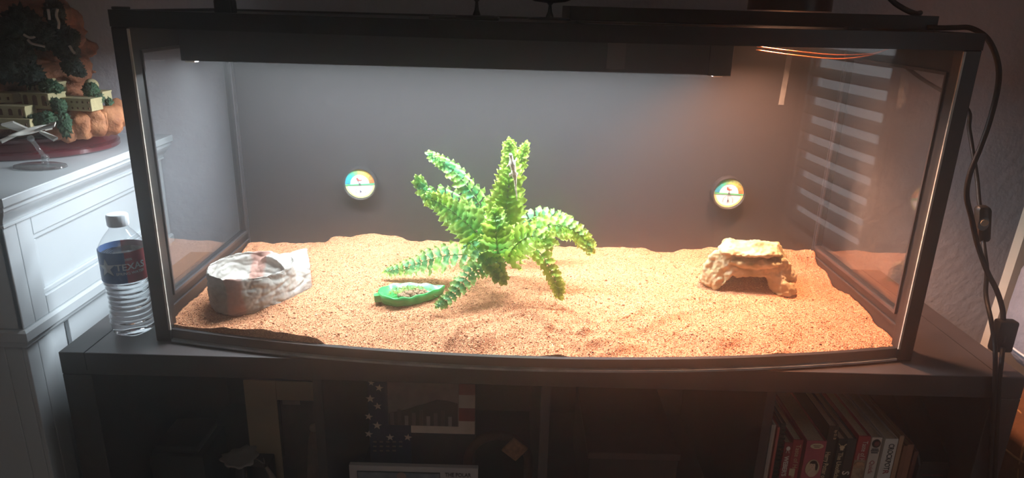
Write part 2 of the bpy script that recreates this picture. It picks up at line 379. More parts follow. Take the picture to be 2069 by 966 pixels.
# thin copper strands shaped to imitate the lamp rim's reflection under the lid
GLINT = mat('rim_glint', 'c87848', .3, .2, 30, metal=.7)
wr = thing('rim_glint', 'thin pair of copper strands imitating the lamp rim reflection under the lid at right', 'reflection', at(1530, 97, y=.12))
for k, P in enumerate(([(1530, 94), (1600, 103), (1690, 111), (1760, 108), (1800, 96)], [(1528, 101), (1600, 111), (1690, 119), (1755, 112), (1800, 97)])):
    MB().tube(smoothpts([at(p[0], p[1], y=.12 + .012 * k) for p in P], 6), .0009, 6).build('strand', GLINT, wr, smooth=True)
# translucent strip of tape down the back panel
pa, pb = at(1598, 97, y=.3885), at(1578, 212, y=.3885)
tp = MB(); hw = Vector((.0052, 0, 0)); tp.add([pa - hw, pa + hw, pb + hw, pb - hw, pa - hw + Vector((0, .001, 0)), pa + hw + Vector((0, .001, 0)), pb + hw + Vector((0, .001, 0)), pb - hw + Vector((0, .001, 0))], [(0, 1, 2, 3), (7, 6, 5, 4), (0, 4, 5, 1), (1, 5, 6, 2), (2, 6, 7, 3), (3, 7, 4, 0)])
tag(tp.build('tape_strip', mat('grey_tape', '5c5a57', .35, .25, 120)), 'narrow strip of grey tape stuck on the back panel at upper right', 'tape')
# ------------------------------------------------------------------ sand bed
def bowpt(px, py, off=.0142):
    d = AX_F + ((px - 1034.5) * AX_R - (py - 483) * AX_U) / CAM_F
    prev = None
    for i in range(600):
        t = .6 + i * .003; p = CAM_O + t * d; g = p.y - by(p.x, off)
        if prev is not None and prev < 0 <= g: return p
        prev = g
    return CAM_O + 1.1 * d
ctl = []
for p in [(520, 489), (560, 492), (640, 490), (690, 479), (740, 473), (790, 476), (840, 487), (1200, 500), (1280, 500), (1340, 510), (1395, 504), (1450, 500), (1580, 503), (1636, 505)]:
    q = at(p[0], p[1], y=.389); ctl.append((q.x, q.y, q.z))
for p in [(342, 655), (400, 661), (480, 662), (560, 668), (620, 680), (680, 697), (740, 710), (810, 718), (880, 722), (1000, 724), (1200, 724), (1300, 726), (1400, 725), (1500, 722), (1650, 714), (1815, 699)]:
    q = bowpt(*p); ctl.append((q.x, q.y, q.z))
for p in [(1656, 539), (1690, 583), (1730, 609), (1747, 626), (1777, 661)]:
    q = at(p[0], p[1], x=.596); ctl.append(q[:])
for p in [(480, 520), (430, 570), (400, 597)]:
    q = at(p[0], p[1], x=-.596); ctl.append(q[:])
ctl += [(-.35, .22, .047), (-.2, .2, .046), (-.05, .2, .05), (.1, .2, .046), (.25, .2, .042), (.4, .2, .045), (.52, .2, .036), (-.45, .1, .044), (-.22, .09, .041), (0, .08, .042), (.2, .08, .04), (.4, .08, .036), (.1, .0, .036), (-.1, 0, .036), (.3, .02, .033), (.1, .3, .05), (-.2, .3, .052), (.35, .3, .05)]
CT = np.array(ctl)
RIDGES = []
for pts, amp, wd in [([(905, 668), (985, 640), (1070, 632), (1120, 655), (1180, 662)], .0045, .008), ([(930, 655), (1000, 628), (1080, 612), (1140, 620), (1230, 652), (1330, 640)], .004, .008), ([(1180, 662), (1290, 655), (1390, 625), (1500, 610)], .0045, .009), ([(1140, 640), (1260, 636), (1350, 604), (1470, 602)], .0035, .008), ([(1050, 690), (1120, 650), (1200, 690), (1300, 672)], .004, .01), ([(890, 640), (960, 630), (1040, 602)], .003, .007)]:
    P = smoothpts([at(a, b, z=.042) for a, b in pts], 10); RIDGES.append((np.array([(p.x, p.y) for p in P]), amp, wd))
def sandz(x, y, fine=True):
    d2 = (CT[:, 0] - x) ** 2 + (CT[:, 1] - y) ** 2 + 1e-5
    wt = 1 / d2 ** 1.6
    z = float((wt * CT[:, 2]).sum() / wt.sum())
    for P, amp, wd in RIDGES:
        dd = float(((P[:, 0] - x) ** 2 + (P[:, 1] - y) ** 2).min())
        if dd < wd * wd * 9: z += 1.5 * amp * (math.exp(-dd / (wd * wd)) - .35 * math.exp(-dd / (wd * wd * 4)))
    if fine:
        v = Vector((x, y, 0))
        z += .0032 * mnoise.noise(v * 26) + .0016 * mnoise.noise(v * 75 + Vector((3, 1, 0))) + .0007 * mnoise.noise(v * 210)
    return z
NX, NY = 380, 170
SV = np.zeros((NX, NY, 3))
for i in range(NX):
    x = -.597 + 1.194 * i / (NX - 1)
    y0 = by(x, .0146); y1 = .3895
    for j in range(NY):
        y = y0 + (y1 - y0) * j / (NY - 1)
        SV[i, j] = (x, y, max(.0065, sandz(x, y)))
V = [tuple(p) for p in SV.reshape(-1, 3)]
Fq = [(i * NY + j, (i + 1) * NY + j, (i + 1) * NY + j + 1, i * NY + j + 1) for i in range(NX - 1) for j in range(NY - 1)]
def skirt(idx):
    o = len(V)
    for k in idx: V.append((V[k][0], V[k][1], .0058))
    for a in range(len(idx) - 1): Fq.append((idx[a], o + a, o + a + 1, idx[a + 1]))
skirt([i * NY for i in range(NX)]); skirt([i * NY + NY - 1 for i in range(NX)][::-1]); skirt([j for j in range(NY)][::-1]); skirt([(NX - 1) * NY + j for j in range(NY)])
SAND = bpy.data.materials.new('red_sand'); SAND.use_nodes = True
def sand_nodes(M, attr):
    nt = M.node_tree; N = nt.nodes; L = nt.links; b = N['Principled BSDF']; b.inputs['Roughness'].default_value = .9; b.inputs['Specular IOR Level'].default_value = .2
    r = N.new('ShaderNodeValToRGB'); e = r.color_ramp.elements
    e[0].position = 0; e[0].color = srgb('643624'); e[1].position = 1; e[1].color = srgb('dcb694')
    for p, c in ((.2, 'a0664a'), (.5, 'b57b56'), (.8, 'c48c66')): q = e.new(p); q.color = srgb(c)
    if attr:
        a = N.new('ShaderNodeAttribute'); a.attribute_name = 'tone'; L.new(a.outputs['Fac'], r.inputs['Fac'])
    else:
        tc = N.new('ShaderNodeTexCoord'); v = N.new('ShaderNodeTexVoronoi'); v.inputs['Scale'].default_value = 520
        L.new(tc.outputs['Object'], v.inputs['Vector']); L.new(v.outputs['Color'], r.inputs['Fac'])
        bp = N.new('ShaderNodeBump'); bp.inputs['Strength'].default_value = .8; bp.inputs['Distance'].default_value = .0016
        L.new(v.outputs['Distance'], bp.inputs['Height']); bp.invert = True; L.new(bp.outputs['Normal'], b.inputs['Normal'])
    L.new(r.outputs['Color'], b.inputs['Base Color'])
sand_nodes(SAND, False)
me = bpy.data.meshes.new('sand'); me.from_pydata(V, [], Fq)
sand = link('sand', me, SAND, None, smooth=True)
tag(sand, 'orange-red gravelly sand spread over the terrarium floor', 'sand', None, 'stuff')
# loose grains: octahedra with a tone each
NG = 34000
GX = rng.uniform(-.592, .592, NG); U = rng.uniform(0, 1, NG) ** 1.25
GY0 = -BOW * (1 - (GX / BOWA) ** 2) + .018; GY = GY0 + U * (.386 - GY0)
fi = (GX + .597) / 1.194 * (NX - 1); fj = (GY - (GY0 - .0034)) / (.3895 - (GY0 - .0034)) * (NY - 1)
GZ = SV[np.clip(fi.round().astype(int), 0, NX - 1), np.clip(fj.round().astype(int), 0, NY - 1), 2]
SZ = rng.uniform(.0006, .0015, NG) * np.where(rng.uniform(0, 1, NG) > .97, 1.9, 1)
A = rng.uniform(0, PI, NG); oc = np.array([(1, 0, 0), (0, 1, 0), (-1, 0, 0), (0, -1, 0), (0, 0, .75), (0, 0, -.75)])
gv = np.zeros((NG, 6, 3)); c_, s_ = np.cos(A), np.sin(A); st = rng.uniform(.65, 1.25, (NG, 6))
gv[:, :, 0] = (c_[:, None] * oc[:, 0] - s_[:, None] * oc[:, 1]) * SZ[:, None] * st + GX[:, None]
gv[:, :, 1] = (s_[:, None] * oc[:, 0] + c_[:, None] * oc[:, 1]) * SZ[:, None] * st + GY[:, None]
gv[:, :, 2] = oc[:, 2] * SZ[:, None] * st + GZ[:, None] + SZ[:, None] * .25
tf = np.array([(0, 1, 4), (1, 2, 4), (2, 3, 4), (3, 0, 4), (1, 0, 5), (2, 1, 5), (3, 2, 5), (0, 3, 5)])
gf = (np.arange(NG)[:, None, None] * 6 + tf[None]).reshape(-1, 3)
me = bpy.data.meshes.new('loose_grains'); me.vertices.add(NG * 6); me.vertices.foreach_set('co', gv.ravel())
me.loops.add(len(gf) * 3); me.loops.foreach_set('vertex_index', gf.ravel().astype(np.int32))
me.polygons.add(len(gf)); me.polygons.foreach_set('loop_start', np.arange(0, len(gf) * 3, 3, dtype=np.int32))
me.update(calc_edges=True)
at_ = me.attributes.new('tone', 'FLOAT', 'POINT')
tone = np.where(rng.uniform(0, 1, NG) > .93, rng.uniform(0, .12, NG), rng.uniform(.15, 1, NG)); at_.data.foreach_set('value', np.repeat(tone, 6).astype(np.float32))
GR = bpy.data.materials.new('sand_grains'); GR.use_nodes = True; sand_nodes(GR, True)
gr = link('loose_grains', me, GR, sand); tag(gr, kind='stuff')

# ------------------------------------------------------------------ round dial gauges on the back panel
DIAL_W = mat('dial_white', 'b4b4ba', .5, .01)
def gauge(px, py, label, tilt, needle, needle2):
    c = at(px, py, y=.374)
    g = thing('dial_gauge', label, 'gauge', (c.x, .3896, c.z), 'round dial gauges on the back panel'); y1 = -.0168
    def ring(r0, r1, ya, yb, a0=0, a1=360, n=48):
        mb = MB(); full = abs(a1 - a0) >= 360; k = n if full else n + 1; v = []
        for i in range(k):
            a = math.radians(a0 + (a1 - a0) * i / n)
            for r, y in ((r0, ya), (r1, ya), (r1, yb), (r0, yb)): v.append((math.cos(a) * r, y, math.sin(a) * r))
        f = []
        for i in range(n):
            j = (i + 1) % k
            for q in range(4): f.append((i * 4 + q, i * 4 + (q + 1) % 4, j * 4 + (q + 1) % 4, j * 4 + q))
        if not full: f += [(0, 1, 2, 3), (n * 4 + 3, n * 4 + 2, n * 4 + 1, n * 4)]
        return mb.add(v, f)
    pr = [(.0, 0), (.0335, 0), (.0345, .003), (.0345, .016), (.0335, .0185), (.0318, .0185), (.0308, .0165), (.0305, .0135), (0, .0135)]
    mb = MB(); n = 48; v = []
    for r, d in pr:
        for j in range(n): a = 2 * PI * j / n; v.append((r * math.cos(a), -d, r * math.sin(a)))
    mb.add(v, [(i * n + j, (i + 1) * n + j, (i + 1) * n + (j + 1) % n, i * n + (j + 1) % n) for i in range(len(pr) - 1) for j in range(n)])
    mb.build('housing', mat('gauge_housing', '2a2829', .25, .1, 60, spec=.7), g, angle=35, local=True)
    fc = disc((0, -.0140, 0), .0303, (1, 0, 0), (0, 0, 1), 48, t=.0003).build('dial_face', DIAL_W, g, local=True)
    cols = ['1a86a6', '2290a6', '2d9b96', '429c78', '6ca066', '90a65c', 'a6aa5c', 'b4a654', 'b69648', 'b67e40', 'b06638']
    for i, cc in enumerate(cols):
        ring(.0195, .0298, -.0143, -.0148, 178 - i * 16, 178 - (i + 1) * 16, 4).build('scale_band', mat('dial_' + cc, cc, .5, .02), fc, local=True)
    ring(.0262, .0298, -.0143, -.0147, 184, 356, 24).build('border_band', mat('dial_pale_yellow', 'a8a872', .5, .05), fc, local=True)
    MB().box(-.0295, .0295, -.0152, -.0143, -.0028, .0002).build('green_bar', mat('dial_green', '489466', .5, .03), fc, local=True)
    ink = mat('dial_ink', '3c3a44', .5)
    tk = MB()
    for i in range(23):
        a = math.radians(176 - i * 8); r0, r1 = .0215, (.0245 if i % 2 else .0265)
        d = Vector((math.cos(a), 0, math.sin(a))); s = Vector((-d.z, 0, d.x)) * .00025
        tk.add([d * r0 - s, d * r0 + s, d * r1 + s, d * r1 - s], [(0, 1, 2, 3)])
    for i in range(13):
        a = math.radians(195 - i * 17.5); d = Vector((math.cos(a), 0, math.sin(a))); o = Vector((0, 0, -.0155)); s = Vector((-d.z, 0, d.x)) * .0005
        tk.add([o + d * .0092 - s, o + d * .0092 + s, o + d * .0112 + s, o + d * .0112 - s], [(0, 1, 2, 3)])
    tk.v = [(p[0], -.0150 if p[2] > 0 else -.0146, p[2]) for p in tk.v]
    tag(tk.build('scale_marks', ink, fc, local=True), kind='stuff')
    red = mat('dial_red', 'b8483c', .5)
    rm = MB(); rm.add([(p[0], -.0146, p[1]) for p in [(-.006, .0125), (-.003, .0135), (-.002, .010), (.001, .0085), (.005, .009), (.0045, .0065), (-.001, .006), (-.005, .007)]], [tuple(range(8))])
    rm.build('red_emblem', red, fc, local=True)
    text('lettering', 'ooo', .004, Vector((-.009, -.0147, .0048)) + wloc(g), (1, 0, 0), (0, 0, 1), mat('dial_grey', '9a98a2', .5), fc, xs=1.6) if False else None
    for nm, o, ln, ang, wd in (('needle', (0, 0, 0), .017, needle, .0006), ('humidity_needle', (0, 0, -.0155), .0095, needle2, .0005)):
        a = math.radians(ang); d = Vector((math.cos(a), 0, math.sin(a))); s = Vector((-d.z, 0, d.x)) * wd; o = Vector(o) + Vector((0, -.0154, 0))
        MB().add([o - s, o + s, o + d * ln + s * .4, o + d * ln - s * .4], [(0, 1, 2, 3)]).build(nm, ink, g, local=True)
        disc(o + Vector((0, -.0004, 0)), .0020 if nm == 'needle' else .0017, (1, 0, 0), (0, 0, 1), 16, t=.0004).build('pin', ink, g, local=True)
    g.rotation_euler = (0, math.radians(tilt), 0)
gauge(727, 372, 'round temperature and humidity dial on the back panel left of the fern', -4, 117, 112)
gauge(1473, 391, 'round temperature and humidity dial on the back panel above the yellow rock hide', 2, 92, 97)

# ------------------------------------------------------------------ artificial fern
def leafmat(name, base, mid, tip):
    M = bpy.data.materials.new(name); M.use_nodes = True; nt = M.node_tree; N = nt.nodes; L = nt.links
    b = N['Principled BSDF']; b.inputs['Roughness'].default_value = .5
    tc = N.new('ShaderNodeTexCoord'); sx = N.new('ShaderNodeSeparateXYZ'); L.new(tc.outputs['Object'], sx.inputs[0])
    n = N.new('ShaderNodeTexNoise'); n.inputs['Scale'].default_value = 3; L.new(tc.outputs['Object'], n.inputs['Vector'])
    ad = N.new('ShaderNodeMath'); ad.operation = 'MULTIPLY_ADD'; ad.inputs[1].default_value = .5; L.new(n.outputs['Fac'], ad.inputs[0]); L.new(sx.outputs['X'], ad.inputs[2])
    r = N.new('ShaderNodeValToRGB'); e = r.color_ramp.elements; e[0].position = .2; e[0].color = srgb(base); e[1].position = 1.15; e[1].color = srgb(tip); q = e.new(.65); q.color = srgb(mid)
    L.new(ad.outputs[0], r.inputs['Fac']); L.new(r.outputs['Color'], b.inputs['Base Color'])
    b.inputs['Subsurface Weight'].default_value = 0
    tr = N.new('ShaderNodeBsdfTranslucent'); L.new(r.outputs['Color'], tr.inputs[0])
    mx = N.new('ShaderNodeMixShader'); mx.inputs[0].default_value = .38; L.new(b.outputs[0], mx.inputs[1]); L.new(tr.outputs[0], mx.inputs[2])
    L.new(mx.outputs[0], N['Material Output'].inputs['Surface'])
    return M
LEAF = {'y': leafmat('leaf_yellow_green', '5c9226', '8cbc38', 'b8d460'), 'g': leafmat('leaf_mid_green', '3c8432', '6ca646', 'a6ca66'), 'b': leafmat('leaf_blue_green', '1f6e3c', '449052', '9cc670')}
TIPX = []
def leafjoin(M):
    N = M.copy(); nt = N.node_tree; a = nt.nodes.new('ShaderNodeAttribute'); a.attribute_name = 'along'
    for n in nt.nodes:
        if n.type == 'MATH':
            nt.links.new(a.outputs['Fac'], n.inputs[2])
        if n.type == 'TEX_NOISE': n.inputs['Scale'].default_value = 120
    return N
LEAFJ = {k: leafjoin(M) for k, M in LEAF.items()}
STEM = mat('fern_rachis', '587a30', .5, .15, 60)
def leaflet(seed, w):
    """unit-length crinkled blade along +X, face up +Z; shared by many leaflets"""
    mb = MB(); n = 8; v = []
    for i in range(n + 1):
        t = i / n; h = w * (.55 + .45 * math.sin(min(1, t * 1.8) * PI / 2)) * (1 - max(0, (t - .5) / .5) ** 1.8) ** .8 * (1 + .16 * math.sin(t * 25 + seed)) if t < 1 else .012
        for j in range(-2, 3):
            q = j / 2
            z = -.16 * t * t + .10 * abs(q) * math.sin(t * 17 + seed * 2 + (1 if j > 0 else 2.2)) * (.4 + t) + .07 * abs(q)
            ed = 1 + (.14 * math.sin(t * 21 + seed * 3 + j) if abs(j) == 2 else 0)
            v.append((t + .03 * math.sin(seed + q * 3), q * h * ed, z))
    f = [(i * 5 + j, (i + 1) * 5 + j, (i + 1) * 5 + j + 1, i * 5 + j + 1) for i in range(n) for j in range(4)]
    me = mb.add(v, f).mesh('leaflet'); me.polygons.foreach_set('use_smooth', [True] * len(me.polygons)); return me
LM = {}
for k in LEAF:
    for s in range(4):
        me = leaflet(s + 1, .23 + .02 * s); me.materials.append(LEAF[k]); LM[k, s] = me
root = at(1010, 556, y=.2)
fern = thing('artificial_fern', 'bright green artificial fern planted in the middle of the sand', 'plant', (root.x, .2, root.z))
MB().tube([root + Vector((0, 0, -.012)), root + Vector((.002, -.003, .02)), root + Vector((0, 0, .05))], [.006, .005, .003], 8).build('stem', STEM, fern, smooth=True)
NL = 0
LEAVES = []
def frond(pts, width, n, face, key, prof=(.55, 1.0, .35), key2=None):
    n = int(n * 1.3)
    P = smoothpts([at(a, b, y=c) for a, b, c in pts], 8)
    seg = [0]
    for i in range(1, len(P)): seg.append(seg[-1] + (P[i] - P[i - 1]).length)
    def pos(s):
        s *= seg[-1]
        for i in range(1, len(P)):
            if s <= seg[i] or i == len(P) - 1:
                k = (s - seg[i - 1]) / max(1e-9, seg[i] - seg[i - 1]); return P[i - 1].lerp(P[i], k), (P[i] - P[i - 1]).normalized()
    fr = MB().tube(P, [.0017 - .0011 * i / (len(P) - 1) for i in range(len(P))], 5).build('frond', STEM, fern, smooth=True)
    face = Vector(face).normalized()
    for i in range(n):
        u_ = i / (n - 1); s = .10 + .90 * (1 - (1 - u_) ** 1.35); p, t = pos(s)
        side = t.cross(face).normalized(); nn = side.cross(t).normalized()
        a = s
        wd = 1.12 * width * (prof[0] + (prof[1] - prof[0]) * min(1, a / .35) if a < .35 else prof[1] + (prof[2] - prof[1]) * ((a - .35) / .65) ** 1.5)
        for sg in (-1, 1):
            if i == n - 1 and sg == -1: d = (t + side * .05)
            else: d = (side * sg + t * (.30 + .35 * a) + nn * random.uniform(-.2, .2))
            d.normalize(); yv = (nn.cross(d) + nn * random.uniform(-.22, .22)); yv = (yv - d * yv.dot(d)).normalized(); zv = d.cross(yv)
            L = wd * random.uniform(.88, 1.12); wf = min(1.35, max(.85, .0118 / (L * .5)))
            M = Matrix((d * L, yv * L * wf, zv * L)).transposed().to_4x4(); M.translation = p - wloc(fern) + nn * random.uniform(0, .001)
            kk = key2 if key2 and random.random() < .35 else key
            LEAVES.append((L, fr, kk, random.randrange(4), M))
frond([(1012, 525, .20), (1020, 440, .192), (1028, 370, .192), (1033, 325, .197), (1029, 290, .20)], .036, 17, (0, -1, .2), 'y', (.8, 1, .30))
frond([(1036, 360, .20), (1052, 325, .203), (1062, 292, .207)], .015, 7, (0, -1, .2), 'y', (.7, 1, .5))
frond([(1000, 520, .22), (978, 432, .228), (940, 372, .232), (905, 336, .232), (867, 313, .228)], .025, 15, (.2, -1, .3), 'b', (.8, 1, .35), 'g')
frond([(992, 505, .20), (940, 428, .19), (895, 395, .18), (862, 392, .172), (845, 365, .168)], .026, 12, (.1, -1, .5), 'b', (.8, 1, .45), 'g')
frond([(1002, 520, .165), (960, 468, .14), (920, 432, .125), (888, 410, .115), (866, 402, .11)], .036, 12, (.15, -1, .45), 'g', (.8, 1, .35), 'y')
frond([(992, 535, .18), (945, 515, .165), (885, 520, .165), (830, 537, .175), (782, 549, .18)], .030, 13, (0, -.75, .75), 'b', (.8, 1, .3), 'g')
frond([(990, 545, .16), (955, 548, .12), (935, 570, .09), (912, 598, .07), (888, 617, .058)], .019, 10, (.3, -.6, .7), 'b', (.9, 1, .5), 'b')
frond([(995, 530, .16), (985, 515, .13), (1000, 535, .115), (1018, 566, .11)], .022, 8, (.1, -.8, .6), 'g', (.8, 1, .5), 'b')
frond([(985, 525, .18), (945, 490, .15), (960, 500, .12), (985, 530, .105), (1005, 560, .10)], .022, 10, (0, -.8, .6), 'b', (.6, 1, .5), 'g')
frond([(1020, 530, .17), (1060, 495, .13), (1092, 512, .11), (1115, 550, .095), (1131, 592, .085)], .0175, 13, (-.3, -.7, .6), 'y', (.8, 1, .7))
frond([(1025, 520, .19), (1070, 475, .18), (1120, 455, .17), (1163, 468, .165), (1192, 500, .16)], .028, 14, (-.1, -.8, .6), 'y', (.9, 1, .5), 'g')
frond([(1028, 500, .23), (1065, 447, .25), (1105, 436, .26), (1150, 448, .265)], .022, 10, (0, -.8, .6), 'b', (.9, 1, .6), 'g')
frond([(1020, 525, .16), (1045, 493, .115), (1075, 478, .095), (1108, 486, .085)], .034, 9, (0, -.8, .6), 'y', (.9, 1, .5))
frond([(1012, 530, .15), (1005, 500, .12), (1002, 465, .115), (1000, 432, .125)], .032, 9, (0, -1, .3), 'y', (.9, 1, .5), 'g')

LEAVES.sort(key=lambda q: -q[0])
for L, fr, kk, sd_, M in LEAVES[:298]:                       # the largest blades one by one
    o = bpy.data.objects.new('leaflet', LM[kk, sd_]); COL.objects.link(o); o.parent = fr; o.matrix_basis = M
for kk in LEAF:                                              # the small blades near the tips, joined
    mb = MB()
    for L, fr, k2_, sd_, M in LEAVES[298:]:
        if k2_ == kk:
            me = LM[kk, sd_]; mb.add([M @ v.co for v in me.vertices], [tuple(p.vertices) for p in me.polygons])
            for v in me.vertices: TIPX.append((kk, v.co.x))
    me = mb.mesh('small_leaflets'); a = me.attributes.new('along', 'FLOAT', 'POINT')
    a.data.foreach_set('value', [x for k_, x in TIPX if k_ == kk])
    tag(link('small_leaflets', me, LEAFJ[kk], fern, smooth=True), kind='stuff')

# ------------------------------------------------------------------ lizard on the tallest frond
def lizard():
    c = at(1035, 345, y=.17)
    chain = [(1031, 309, .0022), (1032, 314, .0040), (1033, 320, .0033), (1034.5, 329, .0046), (1036.5, 339, .0050), (1038.5, 348, .0043), (1040, 355, .0036), (1041, 365, .0026), (1042, 378, .0019), (1043.5, 392, .0013), (1045, 406, .0007)]
    bm = bmesh.new(); sl = bm.verts.layers.skin.verify(); vs = []
    def nv(p, r):
        v = bm.verts.new(p); v[sl].radius = (r, r); return v
    for x, y, r in chain:
        v = nv(at(x, y, y=.172) - c, r); vs.append(v)
        if len(vs) > 1: bm.edges.new((vs[-2], v))
    def leg(i, pts):
        last = vs[i]
        for (x, y, dy, r) in pts:
            v = nv(at(x, y, y=.172 + dy) - c, r); bm.edges.new((last, v)); last = v
    leg(3, [(1029.5, 331, .001, .0019), (1027, 335, .004, .0014), (1024, 337, .007, .0012)])
    leg(3, [(1040, 327, .001, .0019), (1043, 323, .004, .0014), (1044, 319, .008, .0012)])
    leg(6, [(1033, 351, .001, .0021), (1029.5, 352, .004, .0015), (1030, 358, .008, .0012)])
    leg(6, [(1043.5, 353, .001, .0021), (1046, 350, .004, .0015), (1046, 357, .008, .0012)])
    vs[5][sl].use_root = True
    me = bpy.data.meshes.new('lz'); bm.to_mesh(me); bm.free()
    o = bpy.data.objects.new('lz', me); COL.objects.link(o)
    o.modifiers.new('s', 'SKIN').use_smooth_shade = True; ss = o.modifiers.new('u', 'SUBSURF'); ss.levels = ss.render_levels = 2
    dg = bpy.context.evaluated_depsgraph_get(); out = bpy.data.meshes.new_from_object(o.evaluated_get(dg)); bpy.data.objects.remove(o)
    t = thing('lizard', 'small pale tan lizard with a long tail clinging to the tallest fern frond', 'lizard', c)
    link('body', out, mat('lizard_skin', 'a08a76', .6, .2, 420, bump=.4, bscale=1500, hex2='e6d8cc'), t, smooth=True)
    for dx in (-1.9, 1.9):
        p = at(1031.8 + dx * 1.35, 313.5, y=.1695); MB().ico(p, .0011, 2).build('eye', mat('lizard_eye', '17120f', .1), t, smooth=True)
lizard()

# ------------------------------------------------------------------ rock-look water bowl with tunnel hide
def bowl():
    c = Vector((-.490, .100, .04)); cx, cy = c.x, c.y
    mb = MB(); n = 48
    A0 = math.radians(50)
    def R(a): return .071 * (1 + .16 * max(0, math.cos(a - A0)) ** 2 + .03 * math.sin(3 * a + 1))
    def ringp(f, z, k): return [(cx + math.cos(2 * PI * i / n) * R(2 * PI * i / n) * f, cy + math.sin(2 * PI * i / n) * R(2 * PI * i / n) * f, z) for i in range(n)]
    prof = [(.93, .030), (1.0, .043), (.99, .070), (.965, .094), (.93, .100), (.885, .097), (.84, .080), (.78, .064), (.4, .061), (.05, .061)]
    v = []
    for f_, z, in prof: v += ringp(f_, z, 0)
    m_ = len(prof)
    f = [(i * n + j, i * n + (j + 1) % n, (i + 1) * n + (j + 1) % n, (i + 1) * n + j) for i in range(m_ - 1) for j in range(n)] + [tuple(range(n - 1, -1, -1)), tuple((m_ - 1) * n + j for j in range(n))]
    mb.add(v, f)
    # tunnel: thick half pipe leaving the basin towards the right rear, and the slope that leads down from it
    ax = Vector((math.cos(math.radians(52)), math.sin(math.radians(52)), 0)); sd = Vector((-ax.y, ax.x, 0)); o0 = Vector((cx, cy, 0)) + ax * .045
    v = []; k = 17; L = 6
    for i in range(L + 1):
        q = i / L; base = o0 + ax * (.078 * q)
        for rr, hh in ((.062 - .010 * q, .077 - .007 * q), (.053 - .010 * q, .068 - .007 * q)):
            for j in range(k):
                a = PI * j / (k - 1); v.append(base - sd * (math.cos(a) * rr) - ax * (math.cos(a) * rr * .65 * q) + Vector((0, 0, .024 + math.sin(a) ** .8 * hh)))
    f = []
    st_ = 2 * k
    for i in range(L):
        for j in range(k - 1):
            f += [(i * st_ + j, i * st_ + j + 1, (i + 1) * st_ + j + 1, (i + 1) * st_ + j), (i * st_ + k + j, (i + 1) * st_ + k + j, (i + 1) * st_ + k + j + 1, i * st_ + k + j + 1)]
        for j in (0, k - 1): f.append((i * st_ + j, (i + 1) * st_ + j, (i + 1) * st_ + k + j, i * st_ + k + j))
    for i in (0, L):
        for j in range(k - 1): f.append((i * st_ + j, i * st_ + k + j, i * st_ + k + j + 1, i * st_ + j + 1))
    mb.add(v, f)
    hp = []
    for a, b, z in ((-.02, -.05, .066), (-.02, .05, .066), (.012, -.050, .094), (.012, .050, .094), (.02, -.05, .05), (.02, .05, .05), (-.03, -.045, .05), (-.03, .045, .05)): hp.append(o0 + ax * a + sd * b + Vector((0, 0, z)))
    mb.hull(hp)
    def crease(p):
        q = Vector((p.x * 1.0, p.y * 1.0, p.z * 2.2))
        return -.0030 * (1 - abs(mnoise.noise(q * 24 + Vector((0, 0, .6 * mnoise.noise(q * 30)))))) ** 4 - .0014 * (1 - abs(mnoise.noise(q * 55))) ** 4 + .0005 * mnoise.noise(p * 260)
    me = remesh(mb, .0021, 5, fn=crease)
    t = thing('water_bowl', 'grey-beige crinkled rock bowl with a pink band and a tunnel end at left', 'bowl', c)
    M = bpy.data.materials.new('bowl_rock'); M.use_nodes = True; nt = M.node_tree; N = nt.nodes; Lk = nt.links; b = N['Principled BSDF']; b.inputs['Roughness'].default_value = .65
    tc = N.new('ShaderNodeTexCoord'); n1 = N.new('ShaderNodeTexNoise'); n1.inputs['Scale'].default_value = 26; n1.inputs['Detail'].default_value = 6; n1.inputs['Distortion'].default_value = .8
    Lk.new(tc.outputs['Object'], n1.inputs['Vector'])
    r = N.new('ShaderNodeValToRGB'); e = r.color_ramp.elements; e[0].position = .3; e[0].color = srgb('6e6a66'); e[1].position = .7; e[1].color = srgb('a29e98')
    q = e.new(.5); q.color = srgb('96928b'); Lk.new(n1.outputs['Fac'], r.inputs['Fac'])
    sx = N.new('ShaderNodeSeparateXYZ'); Lk.new(tc.outputs['Object'], sx.inputs[0])
    nz = N.new('ShaderNodeMath'); nz.operation = 'MULTIPLY_ADD'; nz.inputs[1].default_value = .022; Lk.new(n1.outputs['Fac'], nz.inputs[0]); Lk.new(sx.outputs['X'], nz.inputs[2])
    band = N.new('ShaderNodeValToRGB'); band.color_ramp.interpolation = 'LINEAR'; be = band.color_ramp.elements
    mp = N.new('ShaderNodeMapRange'); mp.inputs['From Min'].default_value = -.12; mp.inputs['From Max'].default_value = .12; Lk.new(nz.outputs[0], mp.inputs['Value'])
    be[0].position = .475; be[0].color = (0, 0, 0, 1); be[1].position = .62; be[1].color = (0, 0, 0, 1)
    for p_ in (.495, .60): z_ = be.new(p_); z_.color = (1, 1, 1, 1)
    Lk.new(mp.outputs[0], band.inputs['Fac'])
    mx = N.new('ShaderNodeMix'); mx.data_type = 'RGBA'; Lk.new(band.outputs['Color'], mx.inputs[0]); Lk.new(r.outputs['Color'], mx.inputs[6]); mx.inputs[7].default_value = srgb('a07a6e')
    Lk.new(mx.outputs[2], b.inputs['Base Color'])
    link('body', shift(me, c), M, t, smooth=True)
    wv = ringp(.80, .0745, 0)
bowl()

